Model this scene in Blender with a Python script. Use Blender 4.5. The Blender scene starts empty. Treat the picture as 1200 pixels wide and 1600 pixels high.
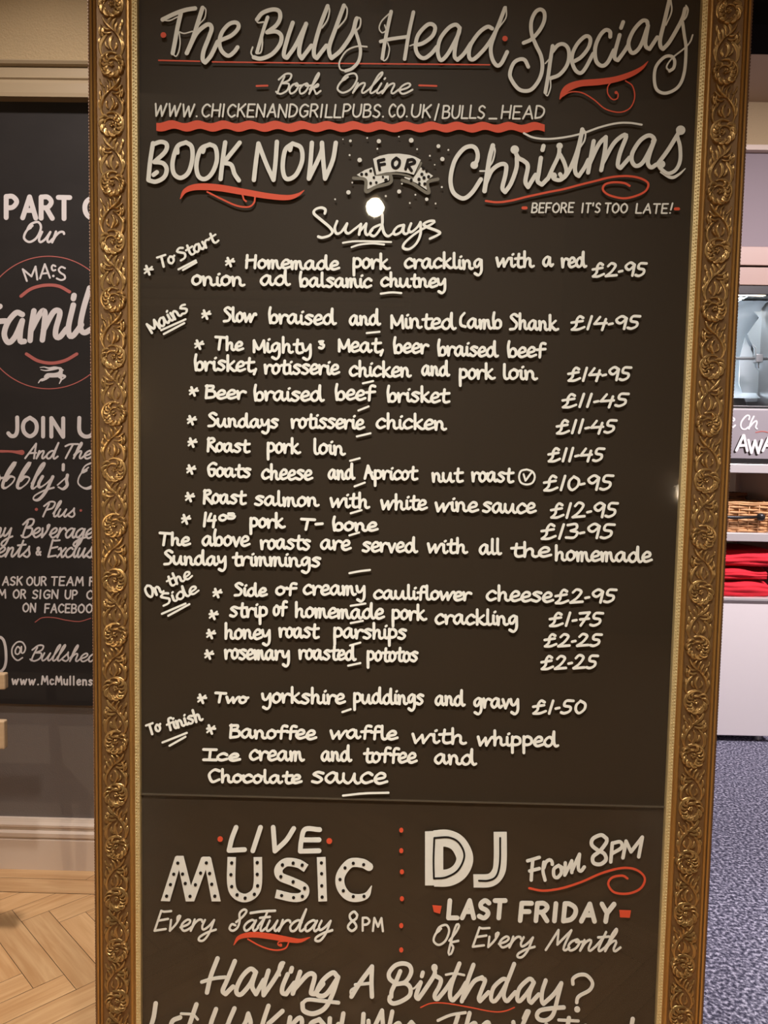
import bpy, math, random
from mathutils import Vector, Matrix
random.seed(7)
SC = bpy.context.scene
COL = SC.collection
R = math.radians

# ------------------------------------------------------------------ camera, world, lights, exposure
FPX = 1200.0                                   # focal length in pixels of a 1200 x 1600 picture
cam_d = bpy.data.cameras.new('camera')
cam_d.sensor_fit = 'VERTICAL'; cam_d.sensor_height = 36.0; cam_d.lens = 36.0 * FPX / 1600.0
cam_d.clip_start = 0.05
camera = bpy.data.objects.new('camera', cam_d); COL.objects.link(camera)
CAM = Vector((0.0, -1.5, 1.45))
ROT = Matrix.Rotation(R(0.8), 3, 'Z') @ Matrix.Rotation(R(90 - 4.0), 3, 'X') @ Matrix.Rotation(R(1.06), 3, 'Z')
camera.matrix_world = Matrix.Translation(CAM) @ ROT.to_4x4()
SC.camera = camera

SC.view_settings.view_transform = 'Standard'
SC.view_settings.look = 'None'
SC.view_settings.exposure = 0.0
SC.view_settings.gamma = 1.0
SC.view_settings.use_curve_mapping = False

world = bpy.data.worlds.new('world'); SC.world = world; world.use_nodes = True
world.node_tree.nodes['Background'].inputs[0].default_value = (1.0, 0.85, 0.7, 1)
world.node_tree.nodes['Background'].inputs[1].default_value = 0.02

def area_light(name, loc, size, power, colour, aim=None, spread=180, shape='DISK'):
    d = bpy.data.lights.new(name, 'AREA'); d.shape = shape; d.size = size
    d.energy = power; d.color = colour; d.spread = R(spread)
    o = bpy.data.objects.new(name, d); COL.objects.link(o); o.location = loc
    if aim is not None:
        o.rotation_euler = (Vector(aim) - Vector(loc)).to_track_quat('-Z', 'Y').to_euler()
    return o
WARM = (1.0, 0.82, 0.58)
NEUTRAL = (1.0, 0.97, 0.90)
SOFT = (1.0, 0.90, 0.84)
COOL = (1.0, 0.91, 0.95)
CEIL_Z = 3.5
# unseen ceiling downlights added to light the board and room: x, y, power, colour, aim, spread (each has its fitting, built further down)
ADDED_DOWNLIGHTS = [(-0.45, -1.75, 9.3, NEUTRAL, (-0.1, 0.0, 0.52), 57), (0.35, -1.75, 4.0, NEUTRAL, (0.0, 0.0, 0.52), 57),
              (-0.95, 0.10, 20, SOFT, (-1.15, 0.75, 0.0), 105), (1.9, -2.4, 9, WARM, (1.9, -2.4, 0.0), 112)]
for x, y, p, c, aim, sp in ADDED_DOWNLIGHTS:
    area_light('downlight_beam', (x, y, CEIL_Z - 0.03), 0.13, p, c, aim=aim, spread=sp)
# wall sconces opposite: left one added out of view, right one reflected in the glass
SCONCES = [(-2.4, 1.75, 22, WARM), (2.36, 1.2, 8, WARM)]
SCONCE_Y = -4.98
for x, z, p, c in SCONCES:
    area_light('sconce_beam', (x, SCONCE_Y + 0.17, z), 0.06, p, c, aim=(x*0.2, 0.0, 0.9), spread=150)
    d = bpy.data.lights.new('sconce_glow', 'POINT'); d.energy = p*0.30; d.color = c; d.shadow_soft_size = 0.03
    o = bpy.data.objects.new('sconce_glow', d); COL.objects.link(o); o.location = (x, SCONCE_Y + 0.2, z + 0.12)
# unseen strip lights added to light the servery and carpet: x, y, power, aim, spread
ADDED_STRIPS = [(2.25, 0.82, 118, (1.8, 2.46, 0.8), 130), (2.1, 0.28, 23, (1.95, 0.85, 0.0), 95)]
for x, y, p, aim, sp in ADDED_STRIPS:
    a = area_light('strip_light_beam', (x, y, CEIL_Z - 0.06), 0.8, p, COOL, aim=aim, spread=sp, shape='RECTANGLE'); a.data.size_y = 0.12

# ------------------------------------------------------------------ helpers: picture point -> point in the room
def ray(px, py): return ROT @ Vector(((px - 600.0) / FPX, -(py - 800.0) / FPX, -1.0))
def on_y(px, py, y):
    d = ray(px, py); return CAM + d * ((y - CAM.y) / d.y)
def on_z(px, py, z):
    d = ray(px, py); return CAM + d * ((z - CAM.z) / d.z)

# ------------------------------------------------------------------ helpers: meshes
class MB:
    def __init__(s): s.v = []; s.f = []; s.m = []
    def add(s, verts, faces, mi=0):
        b = len(s.v); s.v += [tuple(p) for p in verts]
        for f in faces: s.f.append(tuple(b + i for i in f)); s.m.append(mi)
    def box(s, x0, x1, y0, y1, z0, z1, mi=0):
        v = [(x0,y0,z0),(x1,y0,z0),(x1,y1,z0),(x0,y1,z0),(x0,y0,z1),(x1,y0,z1),(x1,y1,z1),(x0,y1,z1)]
        s.add(v, [(0,3,2,1),(4,5,6,7),(0,1,5,4),(1,2,6,5),(2,3,7,6),(3,0,4,7)], mi)
    def tube(s, pts, rad, n=8, mi=0):
        pts = [Vector(p) for p in pts]; rr = rad if isinstance(rad, (list, tuple)) else [rad] * len(pts)
        rings = []; up = Vector((0.31, 0.17, 0.93))
        for i, p in enumerate(pts):
            t = (pts[min(i + 1, len(pts) - 1)] - pts[max(i - 1, 0)]).normalized()
            a = t.cross(up)
            if a.length < 1e-4: a = t.cross(Vector((1, 0, 0)))
            a.normalize(); b = t.cross(a)
            rings.append([p + (a * math.cos(2*math.pi*k/n) + b * math.sin(2*math.pi*k/n)) * rr[i] for k in range(n)])
        v = [q for r in rings for q in r]; f = []
        for i in range(len(pts) - 1):
            for k in range(n): f.append((i*n+k, i*n+(k+1) % n, (i+1)*n+(k+1) % n, (i+1)*n+k))
        f.append(tuple(range(n))[::-1]); f.append(tuple((len(pts)-1)*n + k for k in range(n)))
        s.add(v, f, mi)
    def lathe(s, prof, c=(0, 0, 0), n=24, mi=0):       # prof: (radius, z)
        v = []; f = []
        for r, z in prof:
            for k in range(n): v.append((c[0] + r*math.cos(2*math.pi*k/n), c[1] + r*math.sin(2*math.pi*k/n), c[2] + z))
        for i in range(len(prof) - 1):
            for k in range(n): f.append((i*n+k, i*n+(k+1) % n, (i+1)*n+(k+1) % n, (i+1)*n+k))
        s.add(v, f, mi)
    def build(s, name, mats, parent=None, smooth=False, bevel=0.0):
        me = bpy.data.meshes.new(name); me.from_pydata(s.v, [], s.f)
        mats = mats if isinstance(mats, (list, tuple)) else [mats]
        for m in mats: me.materials.append(m)
        if len(mats) > 1: me.polygons.foreach_set('material_index', s.m)
        if smooth: me.polygons.foreach_set('use_smooth', [True] * len(me.polygons))
        me.update()
        o = bpy.data.objects.new(name, me); COL.objects.link(o)
        if parent is not None:
            o.parent = parent; o.matrix_parent_inverse = parent_inv(parent)
        if bevel:
            b = o.modifiers.new('bevel', 'BEVEL'); b.width = bevel; b.segments = 2; b.limit_method = 'ANGLE'
        return o
def parent_inv(p):
    # every mesh is built in room coordinates, so only an Empty's own place has to be undone
    return Matrix.Translation(-p.location) if p.type == 'EMPTY' and p.parent is None else Matrix.Identity(4)
def thing(name, label, cat, loc=(0, 0, 0), group=None):
    o = bpy.data.objects.new(name, None); COL.objects.link(o); o.location = loc; o.empty_display_size = 0.05
    return tag(o, label, cat, group)
def tag(o, label, cat, group=None):
    o['label'] = label; o['category'] = cat
    if group: o['group'] = group
    return o
def struct(o, label=None):
    o['kind'] = 'structure'
    if label: o['label'] = label
    return o

# ------------------------------------------------------------------ helpers: materials
def mat(name, col, rough=0.5, metal=0.0, spec=0.5, noise=None, bump=None, emit=None, coat=0.0):
    """noise = (scale, amount, second colour, stretch); bump = (scale, strength, stretch)"""
    m = bpy.data.materials.new(name); m.use_nodes = True
    nt = m.node_tree; N = nt.nodes; L = nt.links; b = N['Principled BSDF']
    b.inputs['Base Color'].default_value = (*col, 1); b.inputs['Roughness'].default_value = rough
    b.inputs['Metallic'].default_value = metal; b.inputs['Specular IOR Level'].default_value = spec
    b.inputs['Coat Weight'].default_value = coat
    def coords(stretch):
        t = N.new('ShaderNodeTexCoord'); mp = N.new('ShaderNodeMapping'); mp.inputs['Scale'].default_value = stretch
        L.new(t.outputs['Object'], mp.inputs['Vector']); return mp.outputs['Vector']
    if noise:
        sc, am, c2, st = noise
        n = N.new('ShaderNodeTexNoise'); n.inputs['Scale'].default_value = sc; n.inputs['Detail'].default_value = 4
        L.new(coords(st), n.inputs['Vector'])
        r = N.new('ShaderNodeValToRGB'); r.color_ramp.elements[0].position = 0.5 - am; r.color_ramp.elements[1].position = 0.5 + am
        r.color_ramp.elements[0].color = (*col, 1); r.color_ramp.elements[1].color = (*c2, 1)
        L.new(n.outputs['Fac'], r.inputs['Fac']); L.new(r.outputs['Color'], b.inputs['Base Color'])
    if bump:
        sc, am, st = bump
        n = N.new('ShaderNodeTexNoise'); n.inputs['Scale'].default_value = sc; n.inputs['Detail'].default_value = 3
        L.new(coords(st), n.inputs['Vector'])
        k = N.new('ShaderNodeBump'); k.inputs['Strength'].default_value = am; k.inputs['Distance'].default_value = 0.01
        L.new(n.outputs['Fac'], k.inputs['Height']); L.new(k.outputs['Normal'], b.inputs['Normal'])
    if emit:
        b.inputs['Emission Color'].default_value = (*emit[0], 1); b.inputs['Emission Strength'].default_value = emit[1]
    return m
ONE = (1, 1, 1)
def glass_mat(name):
    m = bpy.data.materials.new(name); m.use_nodes = True
    nt = m.node_tree; N = nt.nodes; L = nt.links
    N.remove(N['Principled BSDF'])
    t = N.new('ShaderNodeBsdfTransparent'); g = N.new('ShaderNodeBsdfGlossy'); g.inputs['Roughness'].default_value = 0.025
    fr = N.new('ShaderNodeFresnel'); fr.inputs['IOR'].default_value = 1.5
    mx = N.new('ShaderNodeMixShader'); ge = N.new('ShaderNodeNewGeometry'); inv = N.new('ShaderNodeMath'); inv.operation = 'SUBTRACT'; inv.inputs[0].default_value = 1.0
    L.new(ge.outputs['Backfacing'], inv.inputs[1]); mu = N.new('ShaderNodeMath'); mu.operation = 'MULTIPLY'
    L.new(fr.outputs[0], mu.inputs[0]); L.new(inv.outputs[0], mu.inputs[1]); L.new(mu.outputs[0], mx.inputs[0]); L.new(t.outputs[0], mx.inputs[1]); L.new(g.outputs[0], mx.inputs[2])
    L.new(mx.outputs[0], N['Material Output'].inputs['Surface'])
    return m
M = {}
M['plaster'] = mat('cream plaster', (0.42, 0.31, 0.175), 0.85, bump=(160, 0.35, ONE))
M['cream'] = mat('cream gloss paint', (0.31, 0.235, 0.145), 0.4)
M['skirting'] = mat('skirting paint', (0.62, 0.50, 0.41), 0.35)
M['dark_wall'] = mat('dark brown wall paint', (0.145, 0.122, 0.112), 0.38, bump=(220, 0.1, ONE))
M['ceiling'] = mat('ceiling paint', (0.46, 0.36, 0.25), 0.9)
M['room'] = mat('warm cream room paint', (0.40, 0.30, 0.19), 0.8)
M['room_dark'] = mat('dark timber panelling', (0.07, 0.04, 0.025), 0.5)
M['black'] = mat('black board paint', (0.028, 0.0185, 0.0100), 0.6, spec=0.2, noise=(3, 0.4, (0.033, 0.022, 0.0125), (1, 1, 1)))
M['left_black'] = mat('chalkboard paint', (0.0165, 0.014, 0.0135), 0.6, spec=0.2, noise=(4, 0.35, (0.027, 0.023, 0.022), (1, 1, 2)))
M['glass'] = glass_mat('clear glazing')
M['white_ink'] = mat('white paint pen', (0.78, 0.765, 0.70), 0.55, spec=0.3)
M['sign_white'] = mat('sign painters white', (0.62, 0.595, 0.54), 0.55, spec=0.3, noise=(60, 0.35, (0.69, 0.67, 0.61), (1, 1, 1)))
M['red_ink'] = mat('red signwriting paint', (0.60, 0.075, 0.032), 0.55, spec=0.25)
M['dark_ink'] = mat('dark signwriting paint', (0.014, 0.010, 0.008), 0.7, spec=0.1)
M['grey_ink'] = mat('grey brown shading paint', (0.13, 0.11, 0.075), 0.6)
M['left_white'] = mat('white chalk paint', (0.66, 0.62, 0.62), 0.6, spec=0.3)
M['left_red'] = mat('dull red chalk paint', (0.42, 0.11, 0.095), 0.6)
M['gold'] = mat('bright gilt', (0.46, 0.25, 0.07), 0.36, 0.55, noise=(30, 0.4, (0.33, 0.16, 0.04), (1, 1, 0.15)))
M['bronze'] = mat('bronze gilt', (0.21, 0.115, 0.045), 0.42, 0.45, noise=(45, 0.35, (0.15, 0.075, 0.027), ONE))  # darkened: shade in the carved hollow is put into the colour
M['brown'] = mat('dark bronze edge', (0.15, 0.062, 0.022), 0.4, 0.3)
M['carved'] = mat('worn carved gilt', (0.52, 0.33, 0.13), 0.30, 0.7, noise=(70, 0.3, (0.34, 0.19, 0.065), ONE))  # brightened: leaf highlights are partly put into the colour
M['slip'] = mat('pale gold slip', (0.62, 0.48, 0.24), 0.4, 0.35)
M['floor_far'] = mat('worn brown boards', (0.17, 0.095, 0.045), 0.6, noise=(6, 0.3, (0.22, 0.125, 0.06), (1, 8, 1)))
M['oak'] = None
M['carpet'] = None
M['steel'] = mat('brushed steel', (0.74, 0.66, 0.64), 0.32, 0.75, bump=(60, 0.06, (1, 1, 14)))
M['steel_shelf'] = mat('polished steel edge', (0.80, 0.76, 0.75), 0.3, 0.5)
M['door_panel'] = mat('pale enamel panel', (0.86, 0.80, 0.79), 0.35)
M['mauve'] = mat('mauve grey wall paint', (0.26, 0.21, 0.225), 0.8)
M['beige'] = mat('pinkish beige trim', (0.22, 0.135, 0.105), 0.5)
M['bulkhead'] = mat('black bulkhead', (0.006, 0.005, 0.005), 0.95, spec=0.05)
M['dark_metal'] = mat('dark oven metal', (0.035, 0.032, 0.032), 0.35, 0.5)
M['oven_in'] = mat('shiny oven lining', (0.62, 0.68, 0.74), 0.25, 0.55)
M['grey_metal'] = mat('grey spit metal', (0.33, 0.33, 0.34), 0.35, 0.8)
M['sign_grey'] = mat('grey painted sign', (0.25, 0.225, 0.24), 0.5)
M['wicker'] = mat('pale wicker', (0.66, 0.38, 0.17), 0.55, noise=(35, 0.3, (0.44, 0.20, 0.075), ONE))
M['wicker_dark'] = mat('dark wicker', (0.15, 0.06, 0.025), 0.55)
M['red_cloth'] = mat('red cloth', (0.66, 0.012, 0.028), 0.85, bump=(300, 0.2, ONE))
M['bulb'] = mat('lit globe', (1, 0.9, 0.7), 0.5, emit=((1.0, 0.86, 0.62), 90.0))
M['fitting'] = mat('lit downlight lens', (1, 0.9, 0.7), 0.5, emit=((1.0, 0.84, 0.62), 10.0))
M['seam'] = mat('glass edge at the joint', (0.075, 0.055, 0.035), 0.4)
M['cornice'] = mat('light cream cornice', (0.7, 0.58, 0.4), 0.6)
M['brass'] = mat('aged brass', (0.45, 0.27, 0.08), 0.35, 0.9)
M['chair'] = mat('pale varnished beech', (0.56, 0.40, 0.25), 0.4, noise=(8, 0.3, (0.46, 0.31, 0.18), (1, 1, 9)))

def oak_material():
    m = mat('oiled oak parquet', (0.6, 0.35, 0.15), 0.38); nt = m.node_tree; N = nt.nodes; L = nt.links; b = N['Principled BSDF']
    at = N.new('ShaderNodeAttribute'); at.attribute_name = 'grain'          # per plank: along, across, random
    sp = N.new('ShaderNodeSeparateXYZ'); L.new(at.outputs['Vector'], sp.inputs[0])
    mp = N.new('ShaderNodeMapping'); mp.inputs['Scale'].default_value = (2.2, 26, 40); L.new(at.outputs['Vector'], mp.inputs['Vector'])
    n = N.new('ShaderNodeTexNoise'); n.inputs['Scale'].default_value = 1.6; n.inputs['Detail'].default_value = 5; n.inputs['Distortion'].default_value = 1.1
    L.new(mp.outputs[0], n.inputs['Vector'])
    r = N.new('ShaderNodeValToRGB'); e = r.color_ramp.elements
    e[0].position = 0.3; e[0].color = (0.50, 0.27, 0.115, 1); e[1].position = 0.72; e[1].color = (0.66, 0.41, 0.205, 1)
    L.new(n.outputs['Fac'], r.inputs['Fac'])
    h = N.new('ShaderNodeHueSaturation'); L.new(r.outputs['Color'], h.inputs['Color'])
    mr = N.new('ShaderNodeMapRange'); mr.inputs['To Min'].default_value = 0.84; mr.inputs['To Max'].default_value = 1.1
    L.new(sp.outputs['Z'], mr.inputs['Value']); L.new(mr.outputs[0], h.inputs['Value']); L.new(h.outputs['Color'], b.inputs['Base Color'])
    return m
M['oak'] = oak_material()
def carpet_material():
    m = mat('blue grey loop carpet', (0.2, 0.2, 0.26), 0.95, spec=0.15); nt = m.node_tree; N = nt.nodes; L = nt.links; b = N['Principled BSDF']
    t = N.new('ShaderNodeTexCoord')
    n = N.new('ShaderNodeTexNoise'); n.inputs['Scale'].default_value = 92; n.inputs['Detail'].default_value = 3; L.new(t.outputs['Object'], n.inputs['Vector'])
    r = N.new('ShaderNodeValToRGB'); e = r.color_ramp.elements
    e[0].position = 0.36; e[0].color = (0.042, 0.042, 0.068, 1); e[1].position = 0.68; e[1].color = (0.50, 0.485, 0.60, 1)
    e.new(0.5).color = (0.14, 0.137, 0.19, 1)
    L.new(n.outputs['Fac'], r.inputs['Fac']); L.new(r.outputs['Color'], b.inputs['Base Color'])
    w = N.new('ShaderNodeTexVoronoi'); w.inputs['Scale'].default_value = 150; L.new(t.outputs['Object'], w.inputs['Vector'])
    k = N.new('ShaderNodeBump'); k.inputs['Strength'].default_value = 0.9; k.inputs['Distance'].default_value = 0.006
    L.new(w.outputs['Distance'], k.inputs['Height']); L.new(k.outputs['Normal'], b.inputs['Normal'])
    return m
M['carpet'] = carpet_material()

# ------------------------------------------------------------------ the setting
WALL_Y = 1.09                                   # face of the wall on the left
XL, XR, YB, YF = -3.0, 3.4, -5.0, 3.05
def slab(name, x0, x1, y0, y1, z0, z1, m, label=None):
    b = MB(); b.box(x0, x1, y0, y1, z0, z1); return struct(b.build(name, m), label)

def parquet():
    b = MB(); grain = []
    w, g = 0.083, 0.0008; rnd = random.Random(3)
    def plank(cx, cy, ang, l, w_, rn):
        c, s = math.cos(ang), math.sin(ang); v = []; gr = []
        for u, t in ((-l/2+g, -w_/2+g), (l/2-g, -w_/2+g), (l/2-g, w_/2-g), (-l/2+g, w_/2-g)):
            v.append((cx + u*c - t*s, cy + u*s + t*c, 0.0)); gr.append((u + rn*7, t + rn*3, rn))
        return v, gr
    def clip(v, gr, ax, val, keep_less):
        out = []; og = []
        for i in range(len(v)):
            p, q = v[i], v[(i+1) % len(v)]; a, c = gr[i], gr[(i+1) % len(v)]
            ip = (p[ax] <= val) == keep_less; iq = (q[ax] <= val) == keep_less
            if ip: out.append(p); og.append(a)
            if ip != iq:
                t = (val - p[ax]) / (q[ax] - p[ax])
                out.append(tuple(p[k] + (q[k]-p[k])*t for k in range(3))); og.append(tuple(a[k] + (c[k]-a[k])*t for k in range(3)))
        return out, og
    def emit(v, gr, ymax, xmin, xmax, ymin):
        for ax, val, less in ((1, ymax, True), (1, ymin, False), (0, xmin, False), (0, xmax, True)):
            if len(v) < 3: return
            v, gr = clip(v, gr, ax, val, less)
        if len(v) < 3: return
        b.add(v, [tuple(range(len(v)))]); grain.extend(gr)
    edge = WALL_Y - 2*w - 0.004
    n = 5; l = n * w
    for i in range(-52, 53):
        for j in range(-16, 17):
            for k in (0, 1):
                # herringbone lattice in a frame turned by 45 degrees
                if k == 0: a, c2, an = i*w + j*l, -i*w*1.0 + j*l, 0
                # horizontal plank occupies x 0..l, y 0..w ; vertical plank x 0..w, y w..w+l
                px, py = i*w + 2*0, 0
                bx = i*w + j*(l); by = i*w - j*(l)
                if k == 0: cx, cy, an = bx + l/2, by + w/2, 0.0
                else: cx, cy, an = bx + w/2, by + w + l/2, math.pi/2
                t = math.pi/4 + math.pi/2
                X = -1.13 + cx*math.cos(t) - cy*math.sin(t); Y = 0.53 + cx*math.sin(t) + cy*math.cos(t)
                if not (-3.4 < X < 2.6 and -2.2 < Y < 1.4): continue
                v, gr = plank(X, Y, an + t, l, w, rnd.random()); emit(v, gr, edge, -3.0, 0.62, -1.7); emit(v, gr, 0.2, 0.62, 2.3, -1.7)
    for r_, off in ((0, 0.1), (1, 0.37)):
        y = WALL_Y - w*(r_ + 0.5) - 0.002; x = -3.3 + off
        while x < 0.62:
            L_ = rnd.uniform(0.45, 0.8); v, gr = plank(x + L_/2, y, 0, L_, w, rnd.random())
            s = -0.5 if r_ == 1 else 0.5
            v = [(p[0] + s*(p[1]-y), p[1], p[2]) for p in v]
            emit(v, gr, WALL_Y, -3.0, 0.62, -5); x += L_
    o = b.build('floor', M['oak'])
    a = o.data.attributes.new('grain', 'FLOAT_VECTOR', 'POINT')
    a.data.foreach_set('vector', [c for gq in grain for c in gq])
    return struct(o, 'oak herringbone parquet floor with straight border planks left of the framed board')
parquet()
slab('floor_screed', XL, 0.62, -1.7, YF, -0.06, -0.003, M['room_dark'], 'dark gaps between the oak parquet planks')
slab('floor_screed_2', 0.62, 2.3, -1.7, 0.2, -0.06, -0.003, M['room_dark'], 'dark gaps between the oak parquet planks')
slab('floor_far', XL, XR, YB, -1.7, -0.06, 0.0, M['floor_far'], 'worn brown boards behind the camera')
slab('floor_near', 2.3, XR, -1.7, 0.2, -0.06, 0.0, M['floor_far'], 'worn brown boards in front of the carpet')
slab('floor_carpet', 0.62, XR, 0.2, YF, -0.06, 0.0, M['carpet'], 'blue grey flecked carpet right of the framed board')
slab('ceiling', XL, XR, YB, YF, CEIL_Z, CEIL_Z + 0.1, M['ceiling'], 'cream ceiling')
# wall on the left: dark painted below, cream plaster above the moulding
slab('wall_left', XL, -0.45, WALL_Y, WALL_Y + 0.15, 0.0, 2.66, M['dark_wall'], 'dark brown wall under and beside the chalkboard on the left')
slab('wall_left_upper', XL, -0.45, WALL_Y, WALL_Y + 0.15, 2.66, CEIL_Z, M['plaster'], 'cream textured plaster above the moulding on the left')
slab('wall_pillar', -0.5, 0.55, 0.032, WALL_Y + 0.15, 0.0, CEIL_Z, M['dark_wall'], 'pillar the framed board hangs on')
slab('wall_side', XL - 0.1, XL, YB, YF, 0.0, CEIL_Z, M['room'], 'side wall of the bar')
slab('wall_right', XR, XR + 0.1, YB, YF, 0.0, CEIL_Z, M['mauve'], 'side wall behind the servery')
slab('wall_back', 0.4, XR, YF, YF + 0.1, 0.0, CEIL_Z, M['mauve'], 'mauve grey wall above the rotisserie oven')
slab('wall_front', XL, XR, YB - 0.1, YB, 0.0, CEIL_Z, M['room'], 'cream wall opposite the framed board')
def extrude_x(name, prof, x0, x1, m, label=None):           # profile in (y, z)
    b = MB(); n = len(prof)
    b.add([(x0, y, z) for y, z in prof] + [(x1, y, z) for y, z in prof], [(i, i+1, n+i+1, n+i) for i in range(n-1)] + [tuple(range(n)), tuple(range(n, 2*n))[::-1]])
    return struct(b.build(name, m), label)
# cream picture moulding
zb = on_y(70, 151, WALL_Y - 0.05).z; zt = on_y(70, 94, WALL_Y - 0.03).z
dz = zt - zb
prof = [(WALL_Y, zb), (WALL_Y-0.05, zb), (WALL_Y-0.05, zb+dz*0.10), (WALL_Y-0.046, zb+dz*0.36), (WALL_Y-0.040, zb+dz*0.46),
        (WALL_Y-0.044, zb+dz*0.50), (WALL_Y-0.036, zb+dz*0.56), (WALL_Y-0.030, zb+dz*0.80), (WALL_Y-0.024, zb+dz*0.84), (WALL_Y-0.038, zb+dz*0.88),
        (WALL_Y-0.042, zb+dz*0.95), (WALL_Y-0.034, zt), (WALL_Y, zt)]
extrude_x('trim_1', prof, XL, -0.45, M['cream'], 'cream moulding above the chalkboard on the left')
# skirting board
zs = on_y(70, 1281, WALL_Y - 0.02).z
k = zs / 71.0
prof = [(WALL_Y, 0), (WALL_Y-0.03, 0), (WALL_Y-0.03, k*43), (WALL_Y-0.024, k*44.5), (WALL_Y-0.024, k*46), (WALL_Y-0.031, k*47.5), (WALL_Y-0.031, k*53), (WALL_Y-0.022, k*56),
        (WALL_Y-0.020, k*59), (WALL_Y-0.026, k*61), (WALL_Y-0.026, k*64), (WALL_Y-0.018, k*67), (WALL_Y-0.014, zs-0.004), (WALL_Y-0.012, zs), (WALL_Y, zs)]
extrude_x('baseboard_left', prof, XL, -0.45, M['skirting'], 'cream stepped skirting board under the dark wall')
# dark bulkhead and cream band above the servery
ys = 2.46
def zr(py, y=ys): return on_y(1188, py, y).z
slab('trim_2', 0.66, XR, 0.50, 0.64, zr(85, 0.64), CEIL_Z, M['bulkhead'], 'black bulkhead at the top right')
slab('trim_3', 0.55, XR, YF - 0.02, YF, zr(229, YF - 0.02), CEIL_Z, M['plaster'], 'cream brown band of wall below the black bulkhead')
slab('trim_4', 0.55, XR, YF - 0.045, YF, zr(234, YF - 0.045), zr(226, YF - 0.045), M['skirting'], 'thin cream picture rail on the right')
# features of the room seen only in the glass: rail, door frame and dark panelling opposite
slab('trim_5', XL, 1.2, YB, YB + 0.04, 2.35, 2.42, M['cream']); slab('trim_6', XL, 0.1, YB, YB + 0.10, 2.69, 2.725, M['cornice']); slab('trim_9', XL, 0.1, YB, YB + 0.13, 2.76, 2.80, M['cornice']); slab('trim_10', XL, 0.1, YB, YB + 0.16, 2.85, 2.90, M['cornice'])
slab('trim_7', 0.55, 0.68, YB, YB + 0.05, 0.0, 2.1, M['cream']); slab('trim_8', 1.35, XR, YB, YB + 0.06, 0.0, CEIL_Z, M['room_dark'])
for i, y in enumerate((-2.75, -3.7)):
    slab('ceiling_beam_%d' % (i + 1), XL, 1.4, y - 0.09, y + 0.09, CEIL_Z - 0.16, CEIL_Z, M['cream'])

# ------------------------------------------------------------------ lettering: single-stroke alphabets
# numbers are x y pairs, x-height 10 (capital height 10 in CAPS); '/' a corner at the last point, '|' pen lifted
HAND = {
 'a': (13, '8 8 5 10 1 7 0 3 3 0 6 3 8 9 / 8 3 10 0 12 2'), 'b': (11, '1 20 0 10 1 0 / 2 6 5 9 8 7 8 2 5 0 1 1'),
 'c': (10, '8 8 5 10 1 7 0 3 3 0 8 2'), 'd': (14, '8 7 5 10 1 7 0 3 3 0 7 3 9 19 / 9 4 11 0 13 1'),
 'e': (10, '1 4 7 6 7 9 4 10 1 7 0 3 3 0 9 2'), 'f': (9, '9 17 6 18 4 14 3 0 | 0 8 9 9'),
 'g': (11, '8 8 5 10 1 7 1 3 4 2 8 9 / 8 -3 5 -8 1 -6'), 'h': (12, '1 19 1 0 / 2 6 5 9 7 7 7 2 9 0 11 1'),
 'i': (5, '1 9 1 2 3 0 5 2 | 2 14 3 15'), 'k': (11, '1 19 1 0 | 8 10 2 5 / 5 2 8 0 11 1'), 'l': (6, '1 19 1 3 3 0 5 1'),
 'm': (15, '0 9 1 0 / 2 7 5 9 5 0 / 6 7 9 9 10 3 12 0 14 1'), 'n': (12, '0 9 1 0 / 2 7 5 9 7 6 7 2 9 0 11 1'),
 'o': (10, '5 10 1 8 0 3 3 0 7 3 7 8 4 10 / 8 8 10 9'), 'p': (11, '1 10 1 -9 / 1 6 4 10 8 8 8 3 4 1 1 2'),
 'r': (9, '0 9 1 0 / 2 6 5 9 8 8'), 's': (10, '8 9 4 10 1 8 4 6 7 3 4 0 0 1'), 't': (9, '4 16 3 3 5 0 9 1 | 0 9 9 10'),
 'u': (13, '0 9 0 3 3 0 6 3 8 9 / 8 3 10 0 12 1'), 'v': (9, '0 9 3 0 / 7 9'), 'w': (15, '0 9 2 0 / 7 8 / 8 0 / 13 9 15 8'),
 'y': (11, '0 9 1 4 4 3 8 9 / 8 -3 5 -8 1 -6'), 'z': (9, '0 14 6 14 2 10 / 7 8 5 4 0 4'), 'x': (9, '0 9 7 0 | 8 9 0 0'), ',': (4, '2 2 0 -4'),
 'T': (13, '0 18 12 17 | 6 17 5 8 4 0'), 'H': (13, '1 18 0 0 | 10 18 9 0 | 0 9 10 10'), 'S': (11, '9 16 5 19 1 15 4 10 8 6 6 1 0 0'),
 'M': (13, '0 13 0 0 | 0 12 5 3 10 13 / 11 0'), 'B': (11, '1 18 0 0 | 0 17 7 17 6 11 1 9 8 8 8 2 0 0'),
 'R': (11, '1 18 0 0 | 0 16 6 18 8 13 1 9 / 10 0'), 'G': (11, '10 16 6 18 1 11 2 2 5 0 8 3 8 8 / 4 8'), 'A': (12, '0 0 4 17 / 10 0 | 2 7 9 7'),
 'I': (12, '0 18 11 18 | 6 18 5 0 | 0 0 11 0'), 'C': (12, '10 16 5 18 0 9 3 0 10 3'), 'O': (11, '5 17 1 12 1 4 5 0 9 6 9 13 5 17'),
 'L': (9, '5 19 1 11 1 3 6 1'), '-': (7, '0 8 6 9'), '*': (10, '2 15 6 0 | 9 13 0 2 | 0 8 10 8'),
 '3': (9, '0 15 6 16 2 10 / 7 8 5 3 0 4'), 'V': (10, '1 15 4 5 / 8 16'),
}
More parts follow.
